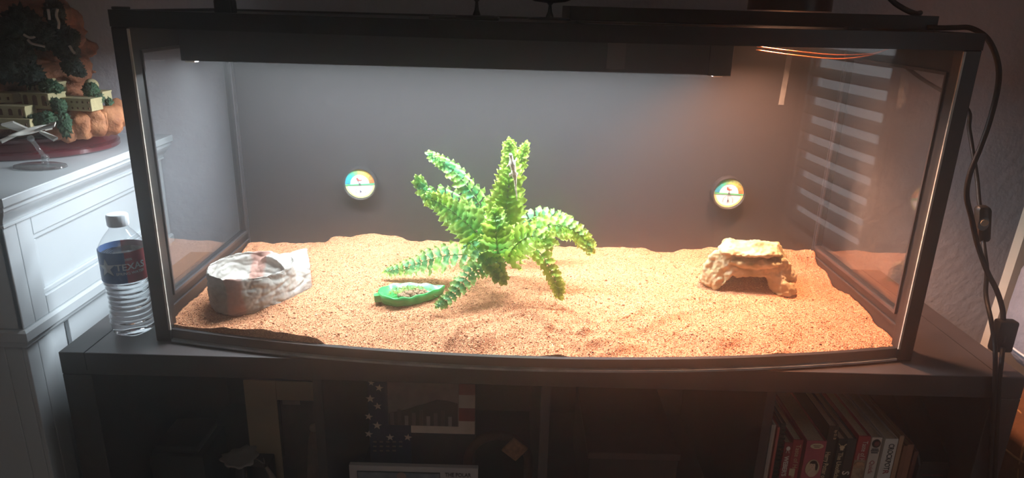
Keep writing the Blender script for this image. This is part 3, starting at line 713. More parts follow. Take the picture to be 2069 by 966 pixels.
# ------------------------------------------------------------------ green leaf dish with food
def dish():
    c = at(830, 600, z=.044); c.z = .042
    ang = math.radians(19); ax = Vector((math.cos(ang), math.sin(ang), 0)); sd = Vector((-ax.y, ax.x, 0))
    t = thing('leaf_dish', 'bright green leaf-shaped dish holding food in front of the fern', 'dish', c)
    LN = .118
    def half(u):
        return .038 * (math.sin(PI * min(1, u * 1.02) ** .72) ** .75 if 0 < u < 1 else 0) * (1 - .25 * u)
    out = []
    N_ = 30
    us = [i / N_ for i in range(N_ + 1)]
    up = [(LN * (u - .48), half(u) * (1 + .035 * math.sin(u * 34))) for u in us]; lo = [(LN * (u - .48), -half(u) * (1 + .035 * math.sin(u * 34 + 1))) for u in us[::-1]][1:-1]
    loop = up + lo; n = len(loop)
    def ring(k, z, wav=0): return [c + ax * (a * k) + sd * (b * k) + Vector((0, 0, z + wav * math.sin(i * .9))) for i, (a, b) in enumerate(loop)]
    v = ring(.93, .0) + ring(1.0, .016, .0012) + ring(.955, .0165, .0012) + ring(.88, .006) + ring(.45, .0045)
    f = [(i * n + j, i * n + (j + 1) % n, (i + 1) * n + (j + 1) % n, (i + 1) * n + j) for i in range(4) for j in range(n)] + [tuple(range(n - 1, -1, -1)), tuple(4 * n + j for j in range(n))]
    G = mat('dish_green', '1c9c4a', .35, .05, 40, coat=.2)
    mb = MB().add(v, f); mb.build('dish', G, t, smooth=True)
    s0 = c - ax * LN * .48
    mb = MB(); mb.hull([s0 + ax * a + sd * b + Vector((0, 0, z)) for a, b, z in ((.010, -.008, .001), (.010, .008, .001), (.010, -.008, .014), (.010, .008, .014), (-.006, -.006, .001), (-.006, .005, .001), (-.007, -.006, .013), (-.007, .005, .013))])
    mb.build('stalk', G, t)
    vn = MB().tube([c - ax * .045 + Vector((0, 0, .0052)), c + ax * .045 + Vector((0, 0, .0052))], .0009, 5)
    for k in range(5):
        for sg in (-1, 1): vn.tube([c + ax * (-.035 + .016 * k) + Vector((0, 0, .0052)), c + ax * (-.022 + .016 * k) + sd * sg * .02 + Vector((0, 0, .006))], .0007, 5)
    vn.build('leaf_veins', G, t, smooth=True)
    FOOD = mat('food_brown', '8a6a52', .8, .25, 180, bump=.8, bscale=500)
    spots = [(-.018, -.010, .0068), (-.010, -.016, .0055), (-.002, -.006, .006), (.004, -.014, .0052), (.010, -.004, .006), (.016, -.010, .0055), (.012, .006, .0055), (.022, .000, .006), (.001, .006, .005), (-.009, .001, .0055), (.020, -.016, .0045), (.027, -.007, .0045), (.004, -.021, .0045)]
    desc = ['at the left end of the heap', 'at the lower left of the heap', 'in the middle of the heap', 'low in the middle of the heap', 'right of the middle of the heap', 'at the lower right of the heap', 'at the upper right of the heap', 'at the right end of the heap', 'at the top of the heap', 'left of the middle of the heap', 'nearest the front rim on the right', 'lying rightmost in the dish', 'nearest the front rim in the middle']
    for i, ((a, b, r), d) in enumerate(zip(spots, desc)):
        p = c + ax * a + sd * b + Vector((0, 0, .0058 + r * .72))
        mb = MB().ico(p, r, 2, 1.1, .95, .8, .5, 22, i * 3.1)
        o = mb.build('food_chunk', FOOD, None, smooth=True)
        tag(o, 'brown food chunk ' + d + ' in the green dish', 'food', 'brown food chunks in the leaf dish')
    h = MB()
    for k in range(240):
        a, b = random.gauss(-.004, .016), random.gauss(.012, .007)
        if abs(a) > .036 or b > .026 or b < -.004: continue
        p = c + ax * a + sd * b + Vector((0, 0, .008 + random.random() * .006)); q = Vector((random.uniform(-1, 1), random.uniform(-1, 1), random.uniform(-.3, .8))).normalized() * random.uniform(.002, .005); s_ = q.orthogonal().normalized() * .0009
        h.add([p - s_, p + s_, p + q + s_ * .5, p + q - s_ * .5], [(0, 1, 2, 3)])
    for k in range(26):
        p = c + ax * random.uniform(-.034, -.018) + sd * random.uniform(-.004, .014) + Vector((0, 0, .009 + random.random() * .003)); q = Vector((random.uniform(-1, 1), random.uniform(-1, 1), random.uniform(-.2, .6))).normalized() * .004; s_ = q.orthogonal().normalized() * .001
        h.add([p - s_, p + s_, p + q + s_, p + q - s_], [(0, 1, 2, 3)])
    tag(h.build('food_shreds', mat('food_green', '6a7a34', .8, .3, 300, hex2='9aa456')), 'dry green shreds of food heaped at the back of the green dish', 'food', None, 'stuff')
dish()

# ------------------------------------------------------------------ yellow rock hide
def hide():
    def P(px, py, y): return at(px, py, y=y)
    mb = MB()
    # top slab with its ledge
    mb.hull([P(1452, 500, .20), P(1470, 484, .20), P(1520, 486, .19), P(1572, 492, .20), P(1580, 510, .19), P(1500, 519, .165), P(1460, 512, .17), P(1545, 517, .165), P(1583, 516, .175), P(1465, 486, .255), P(1570, 493, .255), P(1455, 510, .255), P(1578, 512, .255)])
    # shoulder under the ledge
    mb.hull([P(1462, 500, .20), P(1572, 500, .20), P(1575, 500, .25), P(1462, 500, .25), P(1440, 512, .185), P(1432, 520, .19), P(1475, 555, .172), P(1470, 515, .18), P(1560, 525, .185), P(1585, 525, .19), P(1545, 562, .176), P(1505, 560, .174), P(1440, 520, .26), P(1590, 520, .26), P(1580, 545, .20), P(1450, 540, .24), P(1590, 545, .25)])
    # left leg
    mb.hull([P(1438, 515, .19), P(1425, 535, .19), P(1410, 562, .20), P(1414, 572, .19), P(1448, 588, .172), P(1455, 584, .172), P(1482, 553, .172), P(1470, 530, .18), P(1416, 560, .24), P(1440, 520, .25), P(1440, 590, .20)])
    # right leg with its knobbly foot
    mb.hull([P(1545, 560, .176), P(1560, 590, .172), P(1570, 598, .168), P(1585, 590, .166), P(1590, 560, .18), P(1580, 525, .185), P(1560, 530, .18), P(1592, 540, .24), P(1596, 570, .23), P(1570, 590, .22)])
    mb.hull([P(1568, 597, .166), P(1585, 570, .168), P(1602, 572, .175), P(1615, 588, .172), P(1608, 598, .165), P(1590, 600, .162), P(1600, 590, .20), P(1585, 580, .2)])
    mb.hull([P(1578, 524, .178), P(1588, 520, .18), P(1600, 540, .19), P(1606, 560, .20), P(1590, 560, .19), P(1597, 545, .25), P(1590, 525, .25), P(1610, 575, .21)])
    # ridge along the ledge and the back wall
    mb.hull([P(1470, 527, .172), P(1520, 538, .168), P(1580, 536, .17), P(1585, 525, .18), P(1530, 545, .176), P(1480, 536, .18)])
    mb.hull([P(1430, 530, .25), P(1590, 530, .25), P(1425, 560, .27), P(1600, 565, .27), P(1435, 575, .26), P(1595, 578, .26), P(1440, 520, .275), P(1590, 525, .275)])
    me = remesh(mb, .0021, 3, ((.0045, 32, 2.0), (.0026, 80, 5.0), (.0012, 210, 1.0)))
    c = P(1512, 560, .21)
    t = thing('rock_hide', 'yellow-beige arched rock hide standing on the sand at right', 'rock', c)
    M = bpy.data.materials.new('hide_rock'); M.use_nodes = True; nt = M.node_tree; N = nt.nodes; L = nt.links; b = N['Principled BSDF']; b.inputs['Roughness'].default_value = .75
    tc = N.new('ShaderNodeTexCoord'); n = N.new('ShaderNodeTexNoise'); n.inputs['Scale'].default_value = 30; n.inputs['Detail'].default_value = 7; L.new(tc.outputs['Object'], n.inputs['Vector'])
    r = N.new('ShaderNodeValToRGB'); e = r.color_ramp.elements; e[0].position = .28; e[0].color = srgb('6e6444'); e[1].position = .75; e[1].color = srgb('bab29c')
    for p_, cc in ((.42, '94845a'), (.55, 'a89a74')): q = e.new(p_); q.color = srgb(cc)
    L.new(n.outputs['Fac'], r.inputs['Fac']); L.new(r.outputs['Color'], b.inputs['Base Color'])
    link('body', shift(me, c), M, t, smooth=True)
hide()
# ------------------------------------------------------------------ water bottle
def bottle():
    c = Vector((-.664, .036, .0006)); H = at(236, 432, y=.038).z
    t = thing('water_bottle', 'clear plastic water bottle with a red and blue label standing left of the terrarium', 'bottle', c)
    k = H / .205
    def r0(z):
        z /= k
        if z < .006: return .026 + z * 1.0
        if z < .022: return .0315 + (z - .006) * .13
        if z < .097: return .0336 - .0032 * math.sin((z - .022) / .075 * PI) + .0011 * math.sin((z - .022) * 2 * PI / .0085)
        if z < .150: return .0342
        if z < .182:
            q = (z - .150) / .032; return .0342 - .0205 * (q ** 1.5 * .75 + q * .25)
        return .0137
    def fn(r, z, a):
        rr = r0(z); zz = z / k
        if zz < .03: rr *= 1 - .10 * (1 - zz / .03) * (.5 + .5 * math.cos(5 * (a + 1.05) + PI))
        if .022 < zz < .097: rr *= 1 + .012 * math.sin(zz * 400 + 2 * math.sin(a * 2))
        return rr
    zs = [0, .002, .004, .006, .012] + list(np.linspace(.018, .098, 64)) + list(np.linspace(.102, .150, 6)) + list(np.linspace(.153, .183, 12)) + [.186, .190]
    PET = thin_glass('bottle_plastic', (.97, .98, .985), 1.5, .03, haze=.012, boost=1.3)
    MB().lathe([(r0(z * k), z * k) for z in zs], 60, c, close=False, fn=fn).build('bottle_shell', PET, t, smooth=True)
    zw = [z for z in zs if .002 <= z <= .141]
    WAT = bpy.data.materials.new('water'); WAT.use_nodes = True; b = WAT.node_tree.nodes['Principled BSDF']
    b.inputs['Transmission Weight'].default_value = 1; b.inputs['IOR'].default_value = 1.33; b.inputs['Roughness'].default_value = .02; b.inputs['Base Color'].default_value = (.97, .985, .99, 1)
    MB().lathe([(r0(z * k) * .975, z * k) for z in zw], 60, c, fn=lambda r, z, a: fn(r, z, a) * .975).build('water', WAT, t, angle=60)
    MB().lathe([(.0150, .186 * k), (.0158, .188 * k), (.0158, .203 * k), (.0145, H)], 48, c, fn=lambda r, z, a: r * (1 + .02 * math.cos(a * 30) * (1 if .187 * k < z < .204 * k else 0))).build('cap', mat('white_cap', 'dfe5ea', .4, .02), t, angle=40)
    A0 = math.radians(-58); lr = .0350; z0, z1 = .098 * k, .150 * k
    BLUE, RED = mat('label_blue', '2a5794', .4, .06), mat('label_red', 'a32c40', .4, .06)
    for nm, a0, a1, M in (('label_blue_half', A0 - PI, A0, BLUE), ('label_red_half', A0, A0 + PI, RED)):
        n = 30; v = []
        for i in range(n + 1):
            a = a0 + (a1 - a0) * i / n
            for z in (z0, z1): v.append(c + Vector((math.cos(a) * lr, math.sin(a) * lr, z)))
        MB().add(v, [(2 * i, 2 * i + 2, 2 * i + 3, 2 * i + 1) for i in range(n)]).build(nm, M, t, smooth=True)
    PALE = mat('label_pale', 'd9e2ea', .5, .02)
    def wrap(name, body, size, a, z, bold=0):
        o = text(name, body, size, wloc(t), (1, 0, 0), (0, 1, 0), PALE, t, 'LEFT', bold, .0002)
        for v in o.data.vertices:
            aa = a + v.co.x / lr; rr = lr + .0003 + max(0, v.co.z); zz = v.co.y + z
            v.co = Vector((math.cos(aa) * rr, math.sin(aa) * rr, zz))
    zm = z0 + (z1 - z0) * .45
    wrap('texas_lettering', 'TEXAS', .0150, A0 - .42, zm - .001, .0003)
    wrap('water_lettering', 'SPRING WATER', .0060, A0 - .42, zm - .0085, .0001)
    wrap('small_lettering', '100%', .0052, A0 - .02, zm + .0145, .0001)
    st = star(Vector((0, 0, 0)), .0155, (1, 0, 0), (0, 1, 0), .1, .0004); v2 = []
    for p in st.v:
        aa = A0 - .82 + p[0] / lr; rr = lr + .0006 + p[2]; v2.append(c + Vector((math.cos(aa) * rr, math.sin(aa) * rr, zm + .003 + p[1])))
    st.v = v2; st.build('star', PALE, t)
bottle()

# ------------------------------------------------------------------ white mantel
def mantel():
    t = thing('fireplace_mantel', 'white panelled fireplace mantel with moulded shelf at left', 'mantel', (-.9, .2, FLOOR_Z))
    XL, YB = -2.0, WALL_Y - .001
    def loft(prof):
        mb = MB(); v = []
        for xr, yf, z in prof: v += [(XL, yf, z), (xr, yf, z), (xr, YB, z), (XL, YB, z)]
        n = len(prof)
        return mb.add(v, [(i * 4 + j, i * 4 + (j + 1) % 4, (i + 1) * 4 + (j + 1) % 4, (i + 1) * 4 + j) for i in range(n - 1) for j in range(4)] + [(3, 2, 1, 0), tuple((n - 1) * 4 + j for j in range(4))])
    X = -.766; Y = -.063
    loft([(X - .001, Y + .001, .2362), (X, Y, .238), (X, Y, .2485), (X - .001, Y + .001, .25)]).build('mantel_shelf', WHITE_PAINT, t)
    loft([(X - .006, Y + .006, .2282), (X - .006, Y + .006, .236)]).build('shelf_fillet', WHITE_PAINT, t)
    prof = []
    for i in range(13):
        q = i / 12; ins = .0255 - .0165 * (.5 - .5 * math.cos(PI * q)); prof.append((X - ins, Y + ins, .203 + .025 * q))
    loft(prof).build('crown_moulding', WHITE_PAINT, t, angle=50)
    loft([(X - .028, Y + .028, .1962), (X - .0245, Y + .0245, .198), (X - .0245, Y + .0245, .2015), (X - .028, Y + .028, .2028)]).build('crown_bead', WHITE_PAINT, t)
    bx, byy = X - .031, Y + .031
    loft([(bx - .010, byy + .010, .030), (bx - .010, byy + .010, .196)]).build('frieze_core', WHITE_PAINT, t)
    def rail(n, y0, y1, z0, z1, d=.0098): MB().bevbox(bx - d, bx, y0, y1, z0, z1, .0016).build(n, WHITE_PAINT, t)
    rail('corner_board', byy, byy + .028, .0305, .1955); rail('stile', byy + .0285, byy + .062, .0305, .1955)
    rail('top_rail', byy + .0625, .40, .166, .1955); rail('bottom_rail', byy + .0625, .40, .0305, .062); rail('rear_stile', .4005, YB, .0305, .1955)
    y0, y1, z0, z1 = byy + .0625, .40, .0625, .1655
    for nm, a in (('panel_moulding', (y0, y1, z0, z0 + .009)), ('panel_moulding', (y0, y1, z1 - .009, z1)), ('panel_moulding', (y0, y0 + .009, z0 + .0092, z1 - .0092)), ('panel_moulding', (y1 - .009, y1, z0 + .0092, z1 - .0092))):
        MB().bevbox(bx - .0098, bx - .004, *a, .002).build(nm, WHITE_PAINT, t)
    MB().bevbox(XL, bx - .0005, byy, byy + .0098, .0305, .1955, .0015).build('front_board', WHITE_PAINT, t)
    pl = []
    for z, o in ((-.004, .004), (.002, .009), (.008, .010), (.012, .016), (.026, .016), (.030, .012)): pl.append((bx - .010 + o, byy + .010 - o, z))
    loft(pl).build('lower_ledge', WHITE_PAINT, t)
    lx, ly = bx - .012, byy + .012
    loft([(lx - .008, ly + .008, FLOOR_Z), (lx - .008, ly + .008, -.0045)]).build('leg_core', WHITE_PAINT, t)
    MB().bevbox(lx - .0078, lx, ly, ly + .028, FLOOR_Z, -.005, .0015).build('leg_corner_board', WHITE_PAINT, t)
    MB().bevbox(lx - .0078, lx, ly + .0285, ly + .062, FLOOR_Z, -.005, .0015).build('leg_stile', WHITE_PAINT, t)
    MB().bevbox(lx - .0078, lx, ly + .11, YB, FLOOR_Z, -.005, .0015).build('leg_side_panel', WHITE_PAINT, t)
    MB().bevbox(lx - .035, lx - .0082, ly - .0, ly + .0078, FLOOR_Z, -.005, .0015).build('leg_front_edge', WHITE_PAINT, t)
    MB().bevbox(lx - .22, lx - .0355, ly - .0, ly + .0078, FLOOR_Z, -.005, .0015).build('leg_front_panel', WHITE_PAINT, t)
mantel()

# ------------------------------------------------------------------ resin hill town on a mahogany base
def sculpture():
    c = Vector((-1.005, .3, .2503))
    t = thing('hill_town_sculpture', 'resin rocky hill with cream houses on an oval mahogany base on the mantel', 'sculpture', c)
    MAH = mat('mahogany', '5a1f24', .22, .2, 14, coat=.5)
    MB().lathe([(.196, 0), (.2, .003), (.2, .010), (.194, .0125), (.197, .016), (.190, .022), (.186, .027), (.190, .030), (.190, .034), (.184, .037)], 96, c, 1, .735).build('base', MAH, t, angle=50)
    top = c.z + .037
    ROCK = mat('terracotta_rock', '6b4434', .85, .2, 34, bump=.7, bscale=160, hex2='a86e50')
    mb = MB()
    for x, y, z, r, sz in ((-1.0, .30, .300, .176, .20), (-.99, .31, .335, .165, .28), (-.98, .31, .385, .150, .3), (-.965, .32, .43, .128, .35), (-.96, .32, .475, .110, .5), (-.965, .325, .53, .085, .8), (-.99, .33, .60, .07, .9)):
        mb.ico((x, y, z), r, 3, 1, .70, sz, .35, 28, x * 9 + z)
    me = remesh(mb, .006, 1, ((.011, 24, 1.0), (.004, 70, 3.0)))
    for v in me.vertices: v.co.y = min(v.co.y, .445); v.co.z = max(v.co.z, top - .004)
    link('rock_hill', shift(me, wloc(t)), ROCK, t, smooth=True)
    BR = mat('orange_boulder', '8f5638', .75, .15, 40, bump=.6, bscale=140, hex2='c98a60')
    for i, (px, py, y, r, sz) in enumerate(((138, 262, .215, .021, 1.0), (162, 252, .225, .028, .9), (193, 246, .235, .024, 1.1), (220, 241, .25, .026, 1.1), (238, 229, .27, .02, 1.3), (118, 262, .20, .018, .9))):
        p = at(px, py, y=y); MB().ico(p, r, 3, 1.0, .8, sz, .30, 18, i * 2.7).build('boulder', BR, t, smooth=True)
    q = at(160, 226, y=.24); MB().bevbox(q.x - .075, q.x + .055, q.y - .012, q.y + .05, q.z - .030, q.z + .004, .008).build('terrace', BR, t)
    CW = mat('cream_plaster', 'b9ad84', .8, .08, 60, bump=.2); WN = mat('house_window', '6e4a34', .8)
    def house(px, py, y, wpx, hpx, d, rows, cols, ww, wh, arch=0, rot=0):
        p = at(px, py, y=y); s = (p - CAM_O).dot(AX_F) / CAM_F; w_, h_ = wpx * s, hpx * s
        mb = MB().bevbox(-w_ / 2, w_ / 2, 0, d, 0, h_, .001); R = Matrix.Rotation(rot, 3, 'Z')
        def tx(m): m.v = [tuple(R @ Vector(v) + p - wloc(t)) for v in m.v]; return m
        mb.box(-w_ / 2 - .001, w_ / 2 + .001, -.001, d, h_ - .0015, h_ + .0012)
        hs = tx(mb).build('house', CW, t, local=True)
        for r in range(rows):
            for k in range(cols):
                x = -w_ / 2 + w_ * (k + .5) / cols; z = h_ * (r + .5) / rows - wh / 2
                poly = [(x - ww / 2, z), (x + ww / 2, z), (x + ww / 2, z + wh)] + ([(x + ww / 2 * math.cos(a), z + wh + ww / 2 * math.sin(a)) for a in (.6, 1.1, 1.57, 2.04, 2.54)] if arch else []) + [(x - ww / 2, z + wh)]
                tx(MB().prism(poly, -.0012, .0008, axis='y')).build('window', WN, hs, local=True)
    house(148, 224, .205, 82, 24, .03, 2, 7, .0026, .0032, 0, -.10)
    house(74, 220, .185, 62, 30, .04, 1, 3, .008, .013, 1, -.15)
    house(80, 191, .21, 52, 22, .04, 1, 4, .004, .005, 0, -.1)
    house(78, 171, .23, 28, 9, .03, 1, 2, .003, .003)
    house(24, 240, .16, 60, 24, .03, 1, 3, .006, .008, 1)
    house(10, 208, .19, 34, 18, .03, 1, 2, .003, .005)
    house(200, 205, .25, 18, 18, .03, 1, 2, .003, .005, 1)
    house(30, 262, .15, 66, 20, .02, 1, 4, .003, .005)
    p = at(185, 172, y=.25); MB().ico(p, .0115, 3).lathe([(.0105, -.012), (.0105, 0)], 20, p).build('dome_tower', CW, t, smooth=True)
    GRN = mat('model_foliage', '22382a', .8, .3, 160, bump=.9, bscale=320, hex2='4c7354'); GR2 = mat('dark_model_foliage', '1a2320', .85, .3, 160, bump=.8, bscale=320, hex2='2f3f38')
    for i, (px, py, y, r, g, sz) in enumerate(((100, 176, .2, .017, GRN, .8), (112, 178, .2, .012, GRN, .8), (184, 183, .235, .014, GRN, 1), (196, 200, .235, .012, GRN, .9), (118, 213, .19, .014, GRN, .8), (104, 207, .19, .012, GRN, .7), (92, 240, .175, .02, GRN, .6), (130, 250, .185, .012, GRN, 1.9), (70, 244, .17, .018, GRN, .6), (222, 215, .255, .008, GRN, 2.0), (145, 132, .22, .022, GR2, 1), (162, 146, .225, .014, GR2, .8), (118, 70, .24, .025, GR2, 1.3), (85, 75, .22, .03, GR2, .9), (20, 120, .2, .05, GR2, 1), (45, 60, .22, .045, GR2, 1), (60, 150, .2, .03, GR2, .8), (110, 25, .25, .02, GR2, 1.5), (130, 95, .24, .03, GR2, 1), (150, 75, .24, .012, GR2, 1.4))):
        p = at(px, py, y=y); MB().ico(p, r * (.72 if g is GR2 else .9), 4, 1, .8, sz, .7, 75, i * 1.7).build('shrub', g, t, smooth=True)
    PL = mat('pale_driftwood', 'a89a90', .7, .2, 60)
    for pts in ([(97, 18), (99, 30), (100, 40)], [(116, 18), (114, 32), (119, 45), (118, 58)], [(48, 70), (60, 76), (70, 74)], [(140, 92), (146, 102), (151, 108)], [(56, 80), (65, 88), (90, 94)]):
        MB().tube(smoothpts([at(a, b, y=.2) for a, b in pts], 5), .0022, 6).build('pale_branch', PL, t, smooth=True)
sculpture()

# ------------------------------------------------------------------ small white model aircraft on a clear stand
def model_plane():
    b = at(82, 338, z=.2503)
    t = thing('model_aircraft', 'small white model aircraft on a clear oval stand at the front of the mantel', 'model', b)
    CLR = thin_glass('clear_acrylic', (.93, .95, .95), 1.5, .08, haze=.06, boost=1.6); W = mat('model_white', 'dcdad2', .5, .05, 60)
    MB().lathe([(.034, 0), (.036, .001), (.035, .0035), (.030, .005)], 40, b, 1.2, .8).build('stand_base', CLR, t, angle=40)
    y = b.y
    J = at(91, 318, y=y); K = at(62, 280, y=y)
    MB().tube([at(92, 333, y=y), J], [.006, .005], 12).build('stand_socket', CLR, t, smooth=True)
    MB().ico(J, .0062, 3).build('stand_joint', CLR, t, smooth=True)
    MB().tube([J, K], .0034, 10).ico(K, .0055, 3).build('stand_arm', CLR, t, smooth=True)
    f = [at(17, 275, y=y - .03), at(40, 270, y=y - .015), at(62, 264, y=y), at(85, 258, y=y + .012), at(104, 254, y=y + .02)]
    MB().tube(f, [.0016, .0038, .0055, .0045, .0025], 12).build('fuselage', W, t, smooth=True)
    o = f[2]
    def plate(n, P, th=.0016):
        MB().hull([Vector(p) + Vector((0, 0, s)) for p in P for s in (-th, th)]).build(n, W, t)
    plate('wing', [o + Vector((.004, 0, 0)), o + Vector((-.012, -.004, -.002)), at(2, 252, y=y - .02), at(26, 246, y=y - .015)])
    plate('wing', [o + Vector((.006, 0, 0)), o + Vector((.016, .006, .002)), at(113, 247, y=y + .0), at(110, 255, y=y - .01)])
    plate('tail_plane', [o + Vector((.012, .002, -.002)), o + Vector((.020, .004, -.003)), at(117, 279, y=y - .01), at(108, 284, y=y - .012)])
    plate('tail_plane', [o + Vector((-.01, -.002, -.002)), o + Vector((-.02, -.006, -.004)), at(0, 284, y=y - .02), at(4, 288, y=y - .02)])
    plate('tail_fin', [o + Vector((.02, .006, .0)), o + Vector((.03, .01, .002)), o + Vector((.032, .01, .011)), o + Vector((.027, .009, .011))], .0008)
model_plane()

# ------------------------------------------------------------------ cords with their switches
def cordpts(L, pre=()):
    P = [Vector(p) for p in pre] + [at(a, b, y=c) for a, b, c in L]
    for p in P:
        if p.x < .622 and p.z > .49: p.z = max(p.z, TH + .0046)      # lies on the lid
    return smoothpts(P, 6)
k1 = thing('lamp_cord', 'thick black cord arching over the terrarium corner down to a black switch box', 'cord', at(2027, 650, y=-.015))
MB().tube(cordpts([(1872, 67, .10), (1900, 61, .09), (1930, 56, .08), (1962, 57, .07), (1995, 78, .06), (2015, 122, .055), (2017, 170, .05), (2001, 240, .045), (1980, 300, .04), (1960, 350, .035), (1953, 395, .03), (1963, 440, .025), (1974, 490, .02), (1993, 545, .01), (2013, 585, 0), (2025, 622, -.01), (2027, 648, -.018)]), .0040, 10).build('cable', CORD, k1, smooth=True)
q = at(2027, 678, y=-.02); MB().bevbox(q.x - .0155, q.x + .0155, q.y - .009, q.y + .009, q.z - .0265, q.z + .0265, .004).build('switch_box', PLASTIC, k1, angle=40)
MB().bevbox(q.x - .006, q.x - .002, q.y - .0105, q.y - .0088, q.z - .008, q.z + .004, .0008).build('rocker', mat('grey_rocker', '3a3838', .4), k1)
MB().tube(cordpts([(2026, 704, -.03), (2023, 735, -.052), (2019, 775, -.053), (2015, 850, -.053), (2010, 966, -.053), (2006, 1060, -.053)]), .0036, 8).build('lower_cable', CORD, k1, smooth=True)
k2 = thing('dimmer_cord', 'thinner black cord with an oval inline switch hanging beside the terrarium', 'cord', at(1983, 450, y=.05))
MB().tube(cordpts([(1950, 215, .13), (1958, 260, .12), (1966, 310, .10), (1974, 360, .085), (1979, 412, .065), (1984, 425, .06)], [(.50, .415, .5065), (.60, .418, .508), (.628, .40, .498), (.640, .33, .470), (.655, .22, .43)]), .0032, 8).build('cable', CORD, k2, smooth=True)
q = at(1985, 452, y=.05); S = MB()
S.bevbox(q.x - .0135, q.x + .0135, q.y - .009, q.y + .009, q.z - .030, q.z + .030, .007)
for i, v in enumerate(S.v):
    dz = (v[2] - q.z) / .030; S.v[i] = (q.x + (v[0] - q.x) * (1.05 - .35 * abs(dz) ** 2) - .006 * dz, v[1], v[2])
S.build('inline_switch', PLASTIC, k2, angle=40)
disc(q + Vector((-.0045, -.0092, .002)), .0085, (1, 0, 0), (0, 0, 1), 24, .011, .0008).build('dial_rim', mat('switch_gloss', '0d0d0d', .2), k2)
disc(q + Vector((-.0045, -.0102, .0045)), .0062, (1, 0, 0), (0, 0, 1), 24, .0055, .0012).build('switch_button', mat('switch_cream', 'b99a78', .4), k2)
MB().tube(cordpts([(1986, 484, .045), (1990, 515, .03), (1994, 550, .02), (1992, 595, .01), (2002, 645, -.02), (2009, 690, -.04), (2011, 725, -.053), (2010, 770, -.054), (2006, 850, -.054), (2000, 966, -.054), (1996, 1060, -.054)]), .0034, 8).build('lower_cable', CORD, k2, smooth=True)

# ------------------------------------------------------------------ display stands on the lid
DK = mat('dark_model', '1d1c1c', .4, .2, 60)
def dstand(px, py, y, lab, rtop, wide, low):
    b = at(px, py, y=y); b.z = TH + .0003 if y < .1 else LZ1 + .0002
    t = thing('display_stand', lab, 'stand', b)
    MB().lathe([(.022, 0), (.022, .0025), (.018, .004)], 28, b, 1.5, .8).build('base', DK, t, angle=40)
    tp = Vector((b.x, b.y, low))
    MB().tube([b + Vector((0, 0, .003)), b + Vector((0, 0, .012)), tp - Vector((0, 0, .003)), tp], [.0068, .0034, .0022, .005], 12).build('post', DK, t, smooth=True)
    MB().lathe([(.004, 0), (rtop * .7, .002), (rtop, .006), (rtop * .8, .014), (rtop * .3, .022), (.003, .026)], 32, tp, wide, .7).build('model_hull', DK, t, smooth=True)
dstand(1110, 48, .092, 'dark stand with a wide oval model hull on the lid near the screen box', .030, 1.1, .5345)
dstand(963, 42, .092, 'dark stand with a small model hull on the lid left of the other stand', .016, 1.3, .5365)
MB_ = MB(); b = at(452, 14, y=.10); MB_.bevbox(b.x - .014, b.x + .014, .095, .118, LZ1 + .0002, .527, .003); MB_.tube([(b.x + .004, .106, .527), (b.x + .006, .106, .56)], .005, 8)
tag(MB_.build('clamp_stand', DK), 'small dark clamp with a rod on the left of the lid', 'clamp')
b = at(950, 35, y=.13); tag(MB().bevbox(b.x - .065, b.x + .045, .13, .19, LZ1 + .0002, LZ1 + .006, .0015).build('flat_plate', DK), 'thin flat dark plate lying on the lid behind the small stand', 'plate')

# ------------------------------------------------------------------ things in the shelf cubes
def book(xl, xr, zt, y, depth, colr, lab, pages='c9bba4', name='book', boards=True):
    t = thing(name, lab, 'book', ((xl + xr) / 2, y, CUBE_Z), 'books in the right cube')
    Mc = mat('cover_' + colr, colr, .45, .06, 60)
    z0 = CUBE_Z + .0003
    MB().bevbox(xl, xr, y, y + .0025, z0, zt, .0007).build('spine', Mc, t)
    for a, b in ((xl, xl + .0015), (xr - .0015, xr)): MB().box(a, b, y + .0026, y + depth, z0, zt).build('cover_board', Mc, t)
    if xr - xl > .005: MB().box(xl + .0017, xr - .0017, y + .003, y + depth - .003, z0 + .003, zt - .004).build('pages', mat('pages_' + pages, pages, .85, .1, 300), t)
    return t, Mc
def spine(t, body, size, x, z, y, M, bold=0, xs=1.0, nm='spine_lettering'): return text(nm, body, size, (x, y - .0004, z), (0, 0, -1), (1, 0, 0), M, t, 'LEFT', bold, .0002, xs)
LW, LC, LB, LR = mat('letter_white', 'd9d2c8', .6), mat('letter_cream', 'cbb793', .6), mat('letter_black', '1e1a1c', .6), mat('letter_red', 'a33a3a', .6)
Yb = 0.0
t, _ = book(.4045, .4085, -.128, .004, .2, 'a59a90', 'thin greyish magazine leftmost among the books')
t, _ = book(.4095, .413, -.130, .006, .2, 'cfc4b8', 'thin white booklet second from the left among the books')
t, _ = book(.4140, .4185, -.132, .002, .2, 'b8584e', 'thin coral-red booklet left of the spiral-bound book')
t, _ = book(.4195, .4285, -.126, .004, .2, '2a2624', 'spiral-bound book with black wire coils and a pale top corner', '9a8b80')
co = MB()
for i in range(26):
    z = -.137 - i * .0085
    co.tube([(.424 + .0042 * math.cos(a), .004 - .0035 + .0042 * math.sin(a) * .8, z + .0006 * a) for a in np.linspace(0, 2 * PI, 11)], .0008, 5)
co.build('coil_binding', mat('coil_black', '171615', .4), t, smooth=True)
t, _ = book(.4295, .4435, -.160, Yb, .19, '8c1a28', 'dark red book with WEBER\'S on its spine')
disc((.4366, Yb - .0004, -.1705), .0034, (1, 0, 0), (0, 0, 1), 20, .0040).build('emblem', LW, t)
em = MB()
for a in (-.4, .4): em.tube([(.4366 + math.sin(a) * .003, Yb - .0006, -.1735), (.4366 + math.sin(a) * .007, Yb - .0006, -.1795)], .0006, 5)
em.build('emblem_legs', LW, t)
spine(t, "WEBER'S", .0105, .4330, -.186, Yb, LW, .0003)
